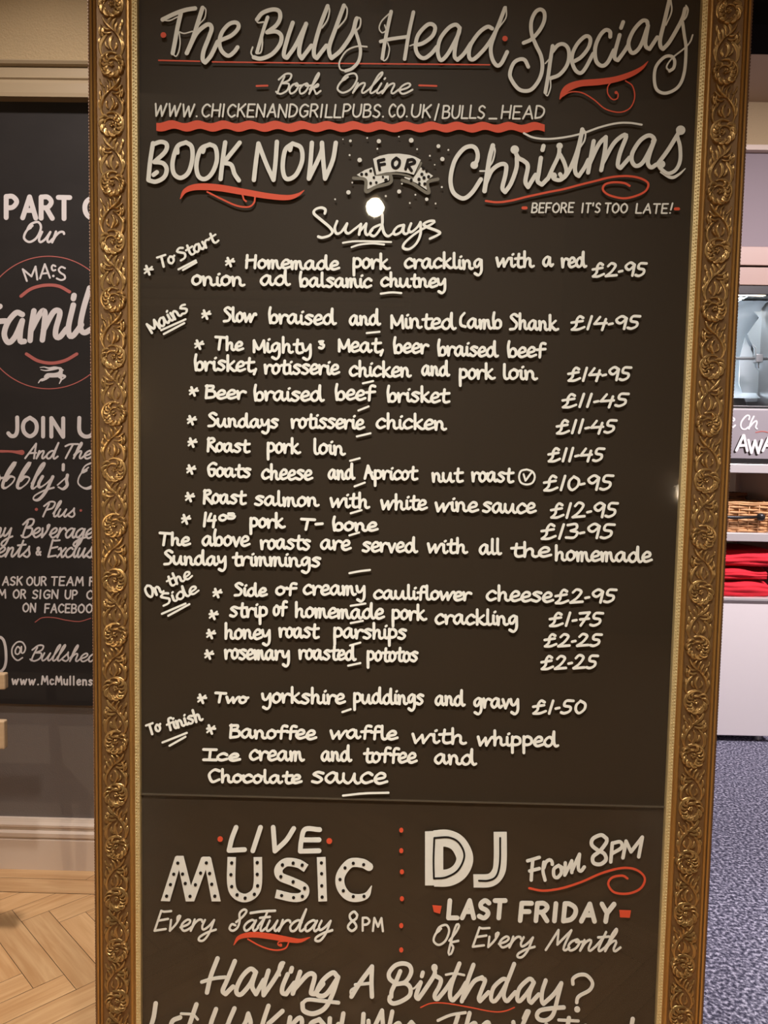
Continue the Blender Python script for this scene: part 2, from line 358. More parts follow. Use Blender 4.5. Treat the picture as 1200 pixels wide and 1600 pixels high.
DIG = {
 '£': (13, '9 15 6 17 4 12 4 5 1 0 / 6 0 11 3 | 0 9 9 11'), '0': (10, '4 16 1 11 1 4 4 0 8 5 8 12 4 16'), '1': (6, '3 17 1 0'), '2': (12, '1 13 4 17 8 14 5 6 0 0 / 10 1'),
 '3': (10, '0 16 6 17 7 12 3 9 / 8 7 6 1 0 1'), '4': (12, '4 16 0 7 / 10 8 | 9 13 7 -1'), '5': (11, '9 16 3 16 2 10 7 8 7 3 3 0 0 1'), '7': (10, '0 16 8 17 / 2 0 | 1 8 8 9'),
 '9': (11, '9 14 5 17 1 13 2 9 5 8 9 14 / 8 0'), '.': (5, '0 6 3 7'), '*': HAND['*'],
}
CAPS = {
 'A': (8.2, '0 0 4.2 10 / 8 0 | 1.6 3.6 6.6 3.6'), 'B': (7, '0 0 0 10 | 0 10 4 10 6 8 4 5.5 0 5.3 | 3 5.4 6.4 4.2 6 1 3 0 0 0'), 'C': (7.4, '7 8.4 4 10 1 8 0 5 1 2 4 0 7 1.5'),
 'D': (7.6, '0 0 0 10 | 0 10 3 9.8 6.5 7.5 6.8 4 4.5 1 0 0'), 'E': (6.4, '6 10 0 10 / 0 0 / 6 0 | 0 5.2 5 5.2'), 'F': (6.2, '6 10 0 10 / 0 0 | 0 5.2 5 5.2'),
 'G': (8, '7.4 8.6 4 10 1 8 0 5 1 1.6 4 0 7.4 1.8 / 7.4 4.6 / 4.4 4.6'), 'H': (7.6, '0 10 0 0 | 7 10 7 0 | 0 5 7 5'), 'I': (2.6, '0.5 10 0.5 0'), 'J': (6, '5.4 10 5.4 3 4 0.2 1.6 0 0 1.4'),
 'K': (7, '0 10 0 0 | 6.4 10 0 4.4 | 2 6 6.8 0'), 'L': (6, '0 10 0 0 / 6 0'), 'M': (9.6, '0 0 1.4 10 / 4.8 3.4 / 8 10 / 9.4 0'), 'N': (8, '0 0 0 10 / 7.2 0 / 7.2 10'),
 'O': (8.8, '4.2 10 1 8 0 5 1 1.8 4.2 0 7.4 1.8 8.4 5 7.4 8 4.2 10'), 'P': (7, '0 0 0 10 | 0 10 4 10 6.4 7.6 4 5 0 4.6'), 'R': (7.4, '0 0 0 10 | 0 10 4 10 6.2 7.8 4 5.2 0 5 | 3 5 6.8 0'),
 'S': (6.6, '6 8.6 3.4 10 0.6 8.4 1 6 4.6 4.4 6 2.4 3.6 0 0 1'), 'T': (7.4, '0 10 7 10 | 3.5 10 3.5 0'), 'U': (7.8, '0 10 0 3.4 1.4 0.8 3.6 0 5.8 0.8 7.2 3.4 7.2 10'),
 'W': (11, '0 10 2 0 / 5.2 8.4 / 7.4 0 / 10.6 10'), 'Y': (7.6, '0 10 3.6 4.8 / 7.4 10 | 3.6 4.8 3.2 0'), '.': (3, '0.6 0.2 0.8 0.2'), '_': (6.5, '0 -0.4 6 -0.4'), '/': (6, '0 -1.6 4.8 11'), "'": (2.2, '0.6 10 0.3 7.4'),
 '!': (4, '2 10.6 1 3.6 | 0.5 0.2 0.7 0.2'), '8': (6.6, '5.6 8.4 3.4 10 1 8.4 1.6 6.2 4.6 4 5.6 1.8 3 0 0.4 1.8 1.6 4.2 5 6.4 5.6 8.4'), '&': (7.5, '6.6 0 1.6 7.4 2.6 9.6 4.4 9.4 4.6 7.2 0.4 3.6 0.6 1 3 0 6.8 4.2'),
 'c': (5.6, '5 5.4 2.6 6.4 0.4 4.6 0.6 1.4 2.8 0 5.2 1'), 'u': (6, '0 6.4 0.4 1.4 2.4 0 4.8 1.8 / 5 6.4 / 5 0'), 'l': (2.4, '0.5 10.4 0.5 0'), 'e': (6, '0.4 3.4 5 3.8 4.6 5.8 2.6 6.5 0.4 4.4 0.8 1 3 0 5.2 1'),
 'n': (6, '0.2 6.4 0.2 0 / 0.6 4.4 2.8 6.4 4.8 5 5 0'), 's': (5, '4.6 5.6 2.4 6.4 0.4 5 2.4 3.4 4.4 1.8 2.4 0 0 0.8'), 'w': (8, '0 6.4 1.4 0 / 3.8 5.4 / 5.2 0 / 7.6 6.4'),
}
SCRIPT = {
 'a': (10.5, '7.5 8.5 5 10 1.5 7.5 0 3.5 2 0 5 2.5 8 9.5 / 7 3 8.5 0 11 3'), 'b': (10, '1 5 5 18 4 20 1.5 12 1 2 3.5 0 7 4 7.5 8 4 9 2 6'), 'c': (8.5, '7 8.5 5 10 1.5 7.5 0 3.5 2.5 0 6 1 9 4'),
 'd': (11.5, '8 8 5 10 1.5 7.5 0 3.5 2 0 5.5 3 9 20 / 7.5 4 9 0 12 3'), 'e': (8.5, '0 3 5 5.5 6.5 8.5 4.5 10 1.5 7.5 0.5 3.5 3 0 6 1 9 4'), 'f': (8, '1 4 5 12 6.5 18 4.5 19 3 10 2 -7 4 -8 5 -2 2.5 2 8 4'),
 'g': (10, '7.5 8.5 5 10 1.5 7.5 0 3.5 2 0.5 5 3 8 9.5 / 7 -2 4 -8 0 -8 0 -5 5 -1 11 1'), 'h': (10, '0 4 4.5 16 4 20 2 14 0.5 0 / 2 6 5 9.5 6.5 8 6 2 7.5 0 10.5 3.5'), 'i': (4.5, '1.5 9.5 0.5 2 1.8 0 4.5 3 | 2.5 13.5 2.8 14.5'),
 'l': (5, '0 4 4.5 16 4.5 20 2.4 16 1 3 2.4 0 5.5 3.5'), 'm': (14.5, '1 9.5 0 0 / 2 7 4.5 9.7 5.2 8 4.4 0 / 6 6 9 9.7 10 8 9.4 2 10.8 0 14 4'), 'n': (10, '1 9.5 0 0 / 2 7 4.8 9.7 6 8 5.5 2 7 0 10 4'),
 'o': (9, '5 10 1.5 8 0 4 2 0 5.5 2 7 7 5 10 4.5 7.5 9.5 8'), 'r': (8, '1 10 0 0 / 1.5 6 4 9.6 6.5 9.6 7.2 8'), 's': (8, '0 3 4 9 4.5 11 / 5 7 6.5 3 4.5 0 1 1.5'), 't': (7, '0 4 3.5 12 4.5 17 / 2.5 3 3.8 0 7 3.5 | 0 12 7.5 13'),
 'u': (10, '1 9.5 0 3 1.5 0 4.5 3 7 9.5 / 6 3 7.5 0 10 3.5'), 'v': (9, '0.5 9.5 1.5 0 / 5 6 7 13 5 12.5 5.5 9'), 'w': (12, '0.5 9.5 1 1 2.5 0 5.5 8 / 5.4 1.5 7 0 10 7 10.5 11 9 9 12 9'), 'x': (8.5, '0 8 2 9.5 4.5 1 6 0 8.5 3 | 7.5 9.5 0 0'),
 'y': (10, '1 9.5 0 4 1.5 1 5 4 8 9.5 / 6.5 -2 3.5 -8.5 0 -8.5 0 -5.5 5 -1.5 11 1'), 'k': (10, '0 4 4.5 16 4 20 2 14 0.5 0 / 2 5 6 9.5 6.5 7.5 3 5.5 / 6 1 7 0 10 3'),
 'B': (12, '4.5 16 2.5 6 2 0 | 0 13 5 18.5 10 18 9.5 13 4 9.6 / 10 9 10 3 5 -0.5 0.5 1.5'), 'O': (12, '4 13 2 11.5 3.6 16.4 8.5 18.4 11.5 13 10 4 5.5 0 1 3.5 1.5 10 5 15'),
 'E': (11, '10 17.5 4.5 17 2.4 17.8 / 0.8 0 / 9 1.5 | 2 9 9 10.5'), 'S': (11, '4 8 8 13 10 18 7.5 19.5 5 16 6.5 9 6 3 3 0 0 2 1 6 4 5'), 'M': (15, '0 0 5 18 / 7 5 / 14 18 / 12 3 13.5 0 16 2.5'),
 'T': (11, '0 15 4 17.5 12 18 | 7 17.5 4.6 6 3.5 0'), 'A': (12, '0 0 7.6 18.5 / 9.4 0 | 2.6 6.4 10 7'), 'P': (11, '4.5 16 2.5 6 1.6 0 | 0 13 5 18.5 10 17.5 9 11 3.6 8.4'), 'F': (11, '11 18.5 3 16 | 6 17 2.6 0 | 2.6 8 10 10'),
 "'": (3, '2.5 19 3.5 15'), '&': (10, '8 0 2 9 4 13 6 11 1 4 2 0 5 0 9 7'), '8': (9, '8 14.5 5.4 18 2 15 3 11 6.5 7 7.5 3 4 0 0.6 3 2.4 7.4 7 11.5 8 14.5'),
 '@': (14, '9 9.5 6.4 12 4 8 4.5 4.4 7.5 4.6 10 12 / 10 5.6 12.5 6 14 11 11 16.4 5.5 16.4 0.8 10 1.2 2.4 6 -2.4 11 0.4'), 'W': (17, '2 18 2 0 / 9 16 / 9 0 / 17 18'),
}
def parse(txt):
    strokes = []
    for part in txt.split('|'):
        pts = []
        for tk in part.split():
            if tk == '/': pts.append('/')
            elif pts and isinstance(pts[-1], float): pts[-1] = (pts[-1], float(tk))
            else: pts.append(float(tk))
        strokes.append(pts)
    return strokes
def runs(pts):                                              # split at corners
    out = [[]]
    for p in pts:
        if p == '/': out.append([out[-1][-1]])
        else: out[-1].append(p)
    return [r for r in out if len(r) > 1]
def smooth(pts, step):
    """centripetal-like Catmull-Rom through pts (tuples of any length, first two are the position)"""
    if len(pts) == 2 and len(pts[0]) == 2: return list(pts)
    P = [tuple(2*a - b for a, b in zip(pts[0], pts[1]))] + list(pts) + [tuple(2*a - b for a, b in zip(pts[-1], pts[-2]))]
    out = []
    for i in range(1, len(P) - 2):
        d = math.dist(P[i][:2], P[i+1][:2]); n = max(2, min(12, int(d / step)))
        for k in range(n):
            t = k / n; q = []
            for a, b, c, e in zip(P[i-1], P[i], P[i+1], P[i+2]):
                q.append(0.5*((2*b) + (c - a)*t + (2*a - 5*b + 4*c - e)*t*t + (3*b - a - 3*c + e)*t**3))
            out.append(tuple(q))
    out.append(P[-2]); return out

class Ink:
    """paint strokes in picture pixels, laid on the plane y = plane as thin raised ribbons"""
    def __init__(s, plane): s.mb = MB(); s.plane = plane; s.k = 0; s.segs = []
    def pt(s, x, y, h):
        p = on_y(x, y, s.plane); return (p.x, s.plane - h, p.z)
    def ribbon(s, pts, w, flat=False, pen='mono', thin=0.35):
        """pts: (x, y) or (x, y, width)"""
        q = [pts[0]]
        for p in pts[1:]:
            if math.dist(p[:2], q[-1][:2]) > 0.15: q.append(p)
        if len(q) < 2: q = [q[0], (q[0][0] + 0.2,) + tuple(q[0][1:])]
        n = len(q); tan = []; ws = []
        for i in range(n):
            a, b = q[max(i-1, 0)], q[min(i+1, n-1)]; l = math.dist(a[:2], b[:2]) or 1
            t = ((b[0]-a[0])/l, (b[1]-a[1])/l); tan.append(t)
            wi = q[i][2] if len(q[i]) > 2 else w
            if pen == 'brush': wi *= thin + (1-thin) * min(1, max(0, (t[1] + 0.55) / 0.9))
            elif pen == 'nib': wi *= 0.84 + 0.30 * abs(t[0]*0.62 + t[1]*0.78)
            ws.append(wi)
        if pen == 'brush':
            for _ in range(2): ws = [(ws[max(i-1, 0)] + 2*ws[i] + ws[min(i+1, n-1)]) / 4 for i in range(n)]
        sec = []
        if not flat:
            for a in (0.02, 0.35, 0.7): sec.append((q[0][0] - tan[0][0]*ws[0]/2*math.cos(a*1.57), q[0][1] - tan[0][1]*ws[0]/2*math.cos(a*1.57), tan[0], ws[0]/2*math.sin(a*1.57)))
        for i in range(n): sec.append((q[i][0], q[i][1], tan[i], ws[i]/2))
        if not flat:
            for a in (0.7, 0.35, 0.02): sec.append((q[-1][0] + tan[-1][0]*ws[-1]/2*math.cos(a*1.57), q[-1][1] + tan[-1][1]*ws[-1]/2*math.cos(a*1.57), tan[-1], ws[-1]/2*math.sin(a*1.57)))
        s.k += 1; h0 = 0.0007 + 0.00003 * (s.k % 30)
        V = []; Fc = []
        for js, (x, y, t, r) in enumerate(sec):
            h = h0 + 0.000025 * js / len(sec)
            V += [s.pt(x - t[1]*r, y + t[0]*r, h), s.pt(x + t[1]*r, y - t[0]*r, h), s.pt(x - t[1]*r, y + t[0]*r, 0.0001), s.pt(x + t[1]*r, y - t[0]*r, 0.0001)]
        for i in range(len(sec) - 1):
            a, b = i*4, i*4 + 4
            Fc += [(a, a+1, b+1, b), (a+2, a, b, b+2), (a+1, a+3, b+3, b+1)]
        e = (len(sec)-1)*4; Fc += [(0, 2, 3, 1), (e, e+1, e+3, e+2)]
        s.mb.add(V, Fc)
    def trace(s, txt, w, ox=0, oy=0, sc=1, flat=False, pen='mono', thin=0.35):
        for st in parse(txt):
            for r in runs(st):
                s.ribbon(smooth([(ox + x/sc, oy + y/sc) for x, y in r], 1.6), w, flat, pen, thin)
        return s
    def taper(s, trip, ox=0, oy=0, sc=1):
        v = [float(t) for t in trip.split()]
        s.ribbon(smooth([(ox + v[i]/sc, oy + v[i+1]/sc, v[i+2]) for i in range(0, len(v), 3)], 1.6), 1); return s
    def dot(s, x, y, r, ry=None):
        ry = ry or r; n = 18; s.k += 1; h = 0.0008 + 0.00003*(s.k % 30)
        V = [s.pt(x + r*math.cos(2*math.pi*i/n), y - ry*math.sin(2*math.pi*i/n), h) for i in range(n)] + [s.pt(x + r*math.cos(2*math.pi*i/n), y - ry*math.sin(2*math.pi*i/n), 0.0001) for i in range(n)]
        s.mb.add(V, [tuple(range(n))] + [(i, n+i, n+(i+1) % n, (i+1) % n) for i in range(n)]); return s
    def dots(s, lst, ox, oy, sc, r=None):
        for d in lst: s.dot(ox + d[0]/sc, oy + d[1]/sc, (d[2]/sc if r is None else r))
        return s
    def poly(s, txt, ox=0, oy=0, sc=1):
        v = [float(t) for t in txt.split()]; p = [(ox + v[i]/sc, oy + v[i+1]/sc) for i in range(0, len(v), 2)]; n = len(p)
        s.k += 1; h = 0.0007 + 0.00003*(s.k % 30)
        V = [s.pt(x, y, h) for x, y in p] + [s.pt(x, y, 0.0001) for x, y in p]
        from mathutils.geometry import tessellate_polygon
        tri = tessellate_polygon([[Vector((x, y, 0)) for x, y in p]])
        s.mb.add(V, [tuple(t) for t in tri] + [(i, n+i, n+(i+1) % n, (i+1) % n) for i in range(n)]); return s
    def word(s, txt, x0, x1, y, h, font=HAND, w=4.3, slope=0.018, slant=0.0, pen='nib', thin=0.35, gap=0.0, jit=0.0, y1=None, unit=10.0):
        """txt between pixels x0 and x1 on a baseline through (x0, y); h = pixels per x-height (or capital height)"""
        if y1 is not None: slope = (y1 - y) / (x1 - x0)
        s.segs.append((len(s.mb.v), len(s.mb.f)))
        sc = h / unit; x = 0.0; st_all = []
        if font is CAPS: gap = 1.1 + w/h*10*0.85
        def fy(v): return v if font is not HAND else (10 + (v-10)*0.66 if v > 10 else v*0.85 if v < 0 else v)
        for ch in txt:
            if ch == ' ': x += 7; continue
            adv, g = font[ch]; dy = random.uniform(-jit, jit); ks = 1 + random.uniform(-jit, jit) * 0.06
            for st in parse(g):
                st_all.append([p if p == '/' else (x + p[0] + slant*p[1], fy(p[1])*ks + dy) for p in st])
            x += adv + gap
        xs = [p[0] for st in st_all for p in st if p != '/']
        a, b = min(xs), max(xs); m = w / 2
        kx = (x1 - x0 - 2*m) / max(b - a, 1e-3) if x1 is not None else sc
        c, sn = math.cos(math.atan(slope)), math.sin(math.atan(slope))
        kx_ = kx / max(c, 0.3)
        for st in st_all:
            for r in runs(st):
                pp = []
                for px, py in r:
                    u = m + (px - a)*kx_; v = -py*sc
                    pp.append((x0 + u*c - v*sn*(1 if abs(slope) > 0.1 else 0), y + u*sn + v*(c if abs(slope) > 0.1 else 1)))
                s.ribbon(smooth(pp, 1.6), w, pen=pen, thin=thin)
        return s
    def build(s, name, m, parent, label=None):
        if len(s.segs) < 2: o = s.mb.build(name, m, parent)
        else:                                               # several words: the line holds one mesh for each word
            o = bpy.data.objects.new(name, None); COL.objects.link(o); o.empty_display_size = 0.05
            o.parent = parent; o.matrix_parent_inverse = parent_inv(parent)
            cuts = [(0, 0)] + s.segs[1:] + [(len(s.mb.v), len(s.mb.f))]
            for (v0, f0), (v1, f1) in zip(cuts, cuts[1:]):
                b = MB(); b.v = s.mb.v[v0:v1]; b.f = [tuple(i - v0 for i in f) for f in s.mb.f[f0:f1]]; b.m = [0]*(f1-f0)
                b.build('word' if name == 'menu_line' else 'lettered_word', m, o)
        if label: o['label'] = label
        return o

# ------------------------------------------------------------------ the framed menu board
XI0, XI1, ZI0, ZI1 = -0.5013, 0.5523, 0.14, 2.42           # inside edges of the frame
FW = 0.0907                                                 # frame width
board = thing('menu_board', 'tall gilt framed blackboard menu with white handwriting hung on the pillar', 'menu board', (0.0255, 0.03, ZI0 - FW))
zc = on_y(620, 1251.5, 0.0).z                               # joint between the upper and lower panel
for z0, z1, lb in ((zc + 0.0008, ZI1 + 0.01, 'upper black panel carrying the menu'), (ZI0 - 0.01, zc - 0.0008, 'lower black panel below the joint')):
    b = MB(); b.box(XI0 - 0.008, XI1 + 0.008, 0.0062, 0.0195, z0, z1); b.build('black_panel', M['black'], board)['label'] = lb
    b = MB(); b.box(XI0 - 0.006, XI1 + 0.006, 0.0002, 0.0030, z0, z1); b.build('glass_sheet', M['glass'], board)
b = MB(); b.box(XI0 - 0.006, XI1 + 0.006, 0.0, 0.0061, zc - 0.0007, zc + 0.0007); b.build('joint_strip', M['seam'], board)  # paler strip in the gap stands in for the glass edge highlight
b = MB(); b.box(XI0 - 0.05, XI1 + 0.05, 0.021, 0.031, ZI0 - 0.05, ZI1 + 0.05); b.build('back_board', M['room_dark'], board)

# profile: (distance out from the inside edge, height in front of the glass, material)
PROF = [(0.0, -0.006, 3), (0.0, 0.004, 3), (0.0006, 0.0055, 3), (0.0095, 0.0085, 3), (0.0110, 0.0085, 0), (0.0114, 0.012, 0), (0.0135, 0.0150, 0), (0.0165, 0.0155, 0),
        (0.0190, 0.0140, 0), (0.0196, 0.0095, 2), (0.0225, 0.0090, 1), (0.0300, 0.0088, 1), (0.0480, 0.0092, 1), (0.0680, 0.0105, 1), (0.0795, 0.0125, 1), (0.0803, 0.0165, 0), (0.0825, 0.0185, 0),
        (0.0845, 0.0175, 0), (0.0852, 0.0150, 2), (0.0870, 0.0185, 1), (0.0900, 0.0205, 0), (0.0935, 0.0190, 1), (0.0950, 0.0150, 2), (0.0965, 0.0110, 2), (0.0980, 0.0060, 2), (0.0980, -0.032, 2)]
PROF = [(d*0.9255, h, m_) for d, h, m_ in PROF]
def frame_rail(label, origin, along, out, length):
    """origin: inside corner; along and out: unit vectors in the plane of the wall"""
    o = Vector(origin); a = Vector(along); u = Vector(out); n = Vector((0, -1, 0))
    b = MB(); k = len(PROF); cut = 24
    V = []
    for j in range(cut + 1):
        for d, h, _ in PROF:
            t = -d + (length + 2*d) * j / cut
            V.append(o + a*t + u*d + n*h)
    F = []; mi = []
    for j in range(cut):
        for i in range(k - 1):
            F.append((j*k+i, j*k+i+1, (j+1)*k+i+1, (j+1)*k+i)); mi.append(PROF[i+1][2])
    b.v = [tuple(p) for p in V]; b.f = F; b.m = mi
    rail = b.build('frame_rail', [M['gold'], M['bronze'], M['brown'], M['slip']], board, smooth=False)
    rail['label'] = label
    # beads pressed into the pale slip
    bd = MB(); cnt = int(length / 0.0064)
    for i in range(cnt):
        t = (i + 0.5) * length / cnt
        for du, rr, hh in ((0.0030, 0.0013, 0.0072), (0.0072, 0.0019, 0.0086)):
            c = o + a*(t + (0.0016 if du > 0.005 else 0)) + u*du*0.92 + n*(hh - 0.0008)
            ring = [c + (a*math.cos(2*math.pi*q/6)*1.25 + u*math.sin(2*math.pi*q/6)) * rr for q in range(6)]
            bd.add(ring + [c + n*0.0017 + (ring[q]-c)*0.45 for q in range(6)], [(q, (q+1) % 6, 6+(q+1) % 6, 6+q) for q in range(6)] + [tuple(range(6, 12))])
    bd.build('beaded_slip', M['slip'], rail)
    # twisted rope edge on the outside
    rp = MB(); cnt = int(length / 0.006)
    for i in range(cnt):
        t = (i + 0.5)*length/cnt
        c0 = o + a*(t - 0.003) + u*0.0887 + n*0.014; c1 = o + a*(t + 0.003) + u*0.0902 + n*0.0095
        rp.tube([c0, (c0+c1)/2 + n*0.0012, c1], [0.0008, 0.0014, 0.0008], 4)
    rp.build('rope_edge', M['brown'], rail)
    # carved acanthus scrolls along the hollow
    cv = MB()
    pitch = 0.1085; m = int(length / pitch) + 1; start = (length - m*pitch)/2 + 0.03
    for i in range(-1, m + 1):
        if not -0.045 <= start + i*pitch <= length - 0.035: continue
        scroll(cv, o + a*(start + i*pitch) + u*0.0463, a, u * (1 if i % 2 else -1), n)
    cv.build('carved_scrollwork', M['carved'], rail, smooth=True)
    return rail
def leaf(mb, place, pts, w, h, curl=0.0):
    """a raised tapering leaf along a smooth path; pts in millimetres on the frame's face"""
    q = smooth([tuple(p) for p in pts], 1.0) if len(pts) > 2 else pts
    n = len(q); V = []; F = []
    for i, p in enumerate(q):
        a, b = q[max(i-1, 0)], q[min(i+1, n-1)]; l = math.dist(a, b) or 1; t = ((b[0]-a[0])/l, (b[1]-a[1])/l)
        s = i/(n-1); ww = w * (0.25 + 0.75*math.sin(math.pi*min(1, s*0.78 + 0.12))) * (1.0 if s < 0.93 else 0.6)
        hh = 1.35 * h * (0.45 + 0.55*math.sin(math.pi*(0.15 + 0.75*s))) + curl*s*s
        for k, e in ((-1.0, -0.35), (-0.62, 0.70), (-0.05, 1.0), (0.28, 0.42), (0.62, 0.78), (1.0, -0.35)):
            V.append(place(p[0] - t[1]*ww*k*0.5, p[1] + t[0]*ww*k*0.5, hh*e))
    for i in range(n-1):
        for k in range(5): F.append((i*6+k, i*6+k+1, (i+1)*6+k+1, (i+1)*6+k))
    F += [tuple(range(6)), tuple((n-1)*6 + k for k in range(6))[::-1]]
    mb.add(V, F)
def scroll(mb, origin, a, u, nrm):
    """one turn of the running scroll: 108 mm pitch, x across (mm, +-23), y along"""
    def base(x): return 0.0088 + 0.0035*max(0.0, (abs(x) - 14)/14)*0.4
    def place(x, y, h): return origin + u*(x*1.0/1000.0) + a*(y*1.02/1000.0) + nrm*(base(x) + h/1000.0)
    def arc(r0, r1, a0, a1, n=7, cx=0.0, cy=0.0):
        return [(cx + (r0 + (r1-r0)*i/(n-1))*math.cos(math.radians(a0 + (a1-a0)*i/(n-1))), cy + (r0 + (r1-r0)*i/(n-1))*math.sin(math.radians(a0 + (a1-a0)*i/(n-1)))) for i in range(n)]
    # big crescent down one side that rolls inward to the eye
    leaf(mb, place, arc(21, 21, 118, -62, 9), 6.5, 5.2)
    leaf(mb, place, arc(20, 14, -50, -190, 8), 5.5, 4.4)
    leaf(mb, place, arc(14, 5, -185, -395, 9), 4.6, 4.2)
    for da in (0, 72, 144, 216, 288): leaf(mb, place, arc(1.0, 5.2, da, da + 60, 4), 3.6, 4.4, 1.8)
    # lobes that hang from the inside of the crescent
    for th, L in ((78, 9), (48, 10), (18, 10), (-12, 10), (-40, 8)):
        leaf(mb, place, [(20.5*math.cos(math.radians(th)), 20.5*math.sin(math.radians(th))), ((20-L*0.45)*math.cos(math.radians(th-20)), (20-L*0.45)*math.sin(math.radians(th-20))), ((20-L)*math.cos(math.radians(th-18)), (20-L)*math.sin(math.radians(th-18))), ((19-L)*math.cos(math.radians(th-4)), (19-L)*math.sin(math.radians(th-4)))], 5.6, 5.6, 2.0)
    # plump comma leaves round the other side, tips curling out
    for th, w in ((118, 6.5), (150, 7.5), (182, 8), (214, 8), (246, 7.5), (278, 6.5)):
        c0, s0 = math.cos(math.radians(th)), math.sin(math.radians(th))
        leaf(mb, place, [(13*c0, 13*s0), (18*math.cos(math.radians(th+9)), 18*math.sin(math.radians(th+9))), (22*math.cos(math.radians(th+24)), 22*math.sin(math.radians(th+24))), (22.5*math.cos(math.radians(th+40)), 22.5*math.sin(math.radians(th+40))), (19.5*math.cos(math.radians(th+47)), 19.5*math.sin(math.radians(th+47)))], w, 6.0, 1.5)
    # flame leaves and sprigs that run up to the next scroll
    for pts, w in (([(17, 14), (21, 24), (20, 36), (14, 46), (8, 52)], 7.5), ([(20, 30), (23, 38), (21, 46)], 5), ([(13, 44), (17, 52), (16, 60), (12, 66)], 6), ([(19, 48), (22, 56), (21, 66)], 4.5),
                   ([(-16, 15), (-20, 26), (-19, 38), (-13, 50), (-4, 60)], 7), ([(-20, 24), (-23, 34), (-22, 44)], 5), ([(-17, 40), (-21, 50), (-20, 60)], 5.5), ([(-12, 50), (-14, 58), (-19, 68)], 5), ([(-8, 54), (-7, 64), (-12, 74)], 4.5),
                   ([(-2, 24), (3, 34), (2, 44), (-3, 50)], 6.5), ([(4, 27), (10, 33), (10, 41)], 4.5), ([(-6, 27), (-10, 34), (-8, 42)], 4.5), ([(-4, 60), (4, 66), (12, 74), (17, 84)], 5.5), ([(2, 62), (11, 62), (20, 70)], 4.5), ([(0, 56), (9, 54), (19, 58), (22, 62)], 4.5),
                   ([(6, 70), (5, 77), (0, 82)], 4.5), ([(-2, 64), (-3, 74), (-9, 81)], 4.5), ([(-14, 66), (-20, 72), (-22, 80)], 4)):
        leaf(mb, place, pts, w, 5.0, 1.6)
frame_rail('left side of the carved gilt frame', (XI0, 0, ZI0), (0, 0, 1), (-1, 0, 0), ZI1 - ZI0)
frame_rail('right side of the carved gilt frame', (XI1, 0, ZI0), (0, 0, 1), (1, 0, 0), ZI1 - ZI0)
frame_rail('top of the carved gilt frame', (XI0, 0, ZI1), (1, 0, 0), (0, 0, 1), XI1 - XI0)
frame_rail('bottom of the carved gilt frame', (XI0, 0, ZI0), (1, 0, 0), (0, 0, -1), XI1 - XI0)

def INK(): return Ink(0.0)
W, RED = M['sign_white'], M['red_ink']
# --- painted heading
i = INK()
i.trace('85 185 200 130 300 95 390 80 | 255 130 225 260 200 400 180 500 | 460 75 420 200 370 360 312 500 | 325 470 400 320 480 245 525 232 545 270 520 350 470 480 462 560 485 588 / 540 520 600 395', 6.6, 240, 0, 6)
i.trace('90 190 150 195 225 160 | 185 510 210 530 235 490 250 400 240 300 / 290 315 365 295 | 465 70 490 90 480 170 430 230 400 290', 1.9, 240, 0, 6)
i.trace('605 390 640 375 730 335 790 275 795 230 760 212 700 235 640 310 618 400 640 480 700 525 755 490 788 445', 6.2, 240, 0, 6)
i.trace('10 185 60 125 150 92 215 105 227 170 190 240 105 305 / 190 298 238 340 225 420 150 510 50 552 -20 540 | 345 215 300 350 265 480 265 530 290 545 / 370 430 470 230 | 470 225 420 390 405 500 430 550 / 520 430 | 672 60 600 250 550 430 545 520 570 548 / 660 430 | 825 55 750 260 690 430 690 510 710 548 / 800 470 900 320 935 200 945 175', 6.4, 400, 0, 6)
i.trace('110 165 75 270 40 390 10 495', 5.4, 400, 0, 6); i.trace('925 270 960 380 980 480 960 580 900 645 840 668', 5.0, 400, 0, 6)
i.trace('5 185 20 215 70 210 | 60 350 60 430 45 495 15 505 | -20 540 -45 500 -30 445 | 675 50 690 100 670 190 620 265 | 830 50 855 90 840 180 770 265 | 945 165 980 180 975 250 945 285 | 840 668 790 650 785 580 850 480 950 438 1040 442', 2.4, 400, 0, 6)
i.trace('170 100 140 240 110 400 95 500 | 360 105 320 290 285 505', 5.6, 580, 0, 5.4545); i.trace('80 355 160 335 300 315', 5.4, 580, 0, 5.4545)
i.trace('150 120 90 180 68 240 92 280 125 260 115 215 | 95 500 110 520 140 490 155 420 140 365 | 330 392 375 375 | 1150 60 1148 150 1090 235', 2.0, 580, 0, 5.4545)
i.trace('375 385 440 370 520 310 545 240 515 207 470 220 400 300 378 400 400 470 450 498 510 460 560 400 | 755 240 720 212 660 240 590 330 567 430 580 500 605 512 660 450 740 300 755 240 / 720 380 710 480 735 512 / 790 460 850 370 | 1030 245 990 230 920 280 850 380 832 470 850 508 890 495 980 400 1060 270 1140 70 | 1060 270 1020 400 1030 500 1070 560 1110 540 1158 445', 6.0, 580, 0, 5.4545)
i.build('lettering', W, board, 'brush lettered heading The Bulls Head')
i = INK()
i.trace('285 505 380 460 470 360 525 250 528 150 480 112 420 150 375 260 380 400 430 530 490 660 505 800 470 930 390 1040 310 1068 220 1040 140 930 127 850 170 740 240 697 300 707 340 785 | 625 540 600 700 575 880 540 1085 | 625 605 690 530 760 522 810 580 815 690 780 790 700 880 605 918 | 880 720 960 670 1040 570 1068 480 1050 432 1000 432 920 510 862 620 852 720 890 820 950 858 1010 800 1100 630', 5.8, 780, 0, 7.5)
i.trace('540 745 590 690 | 600 930 600 1030 565 1125 540 1100', 2, 780, 0, 7.5)
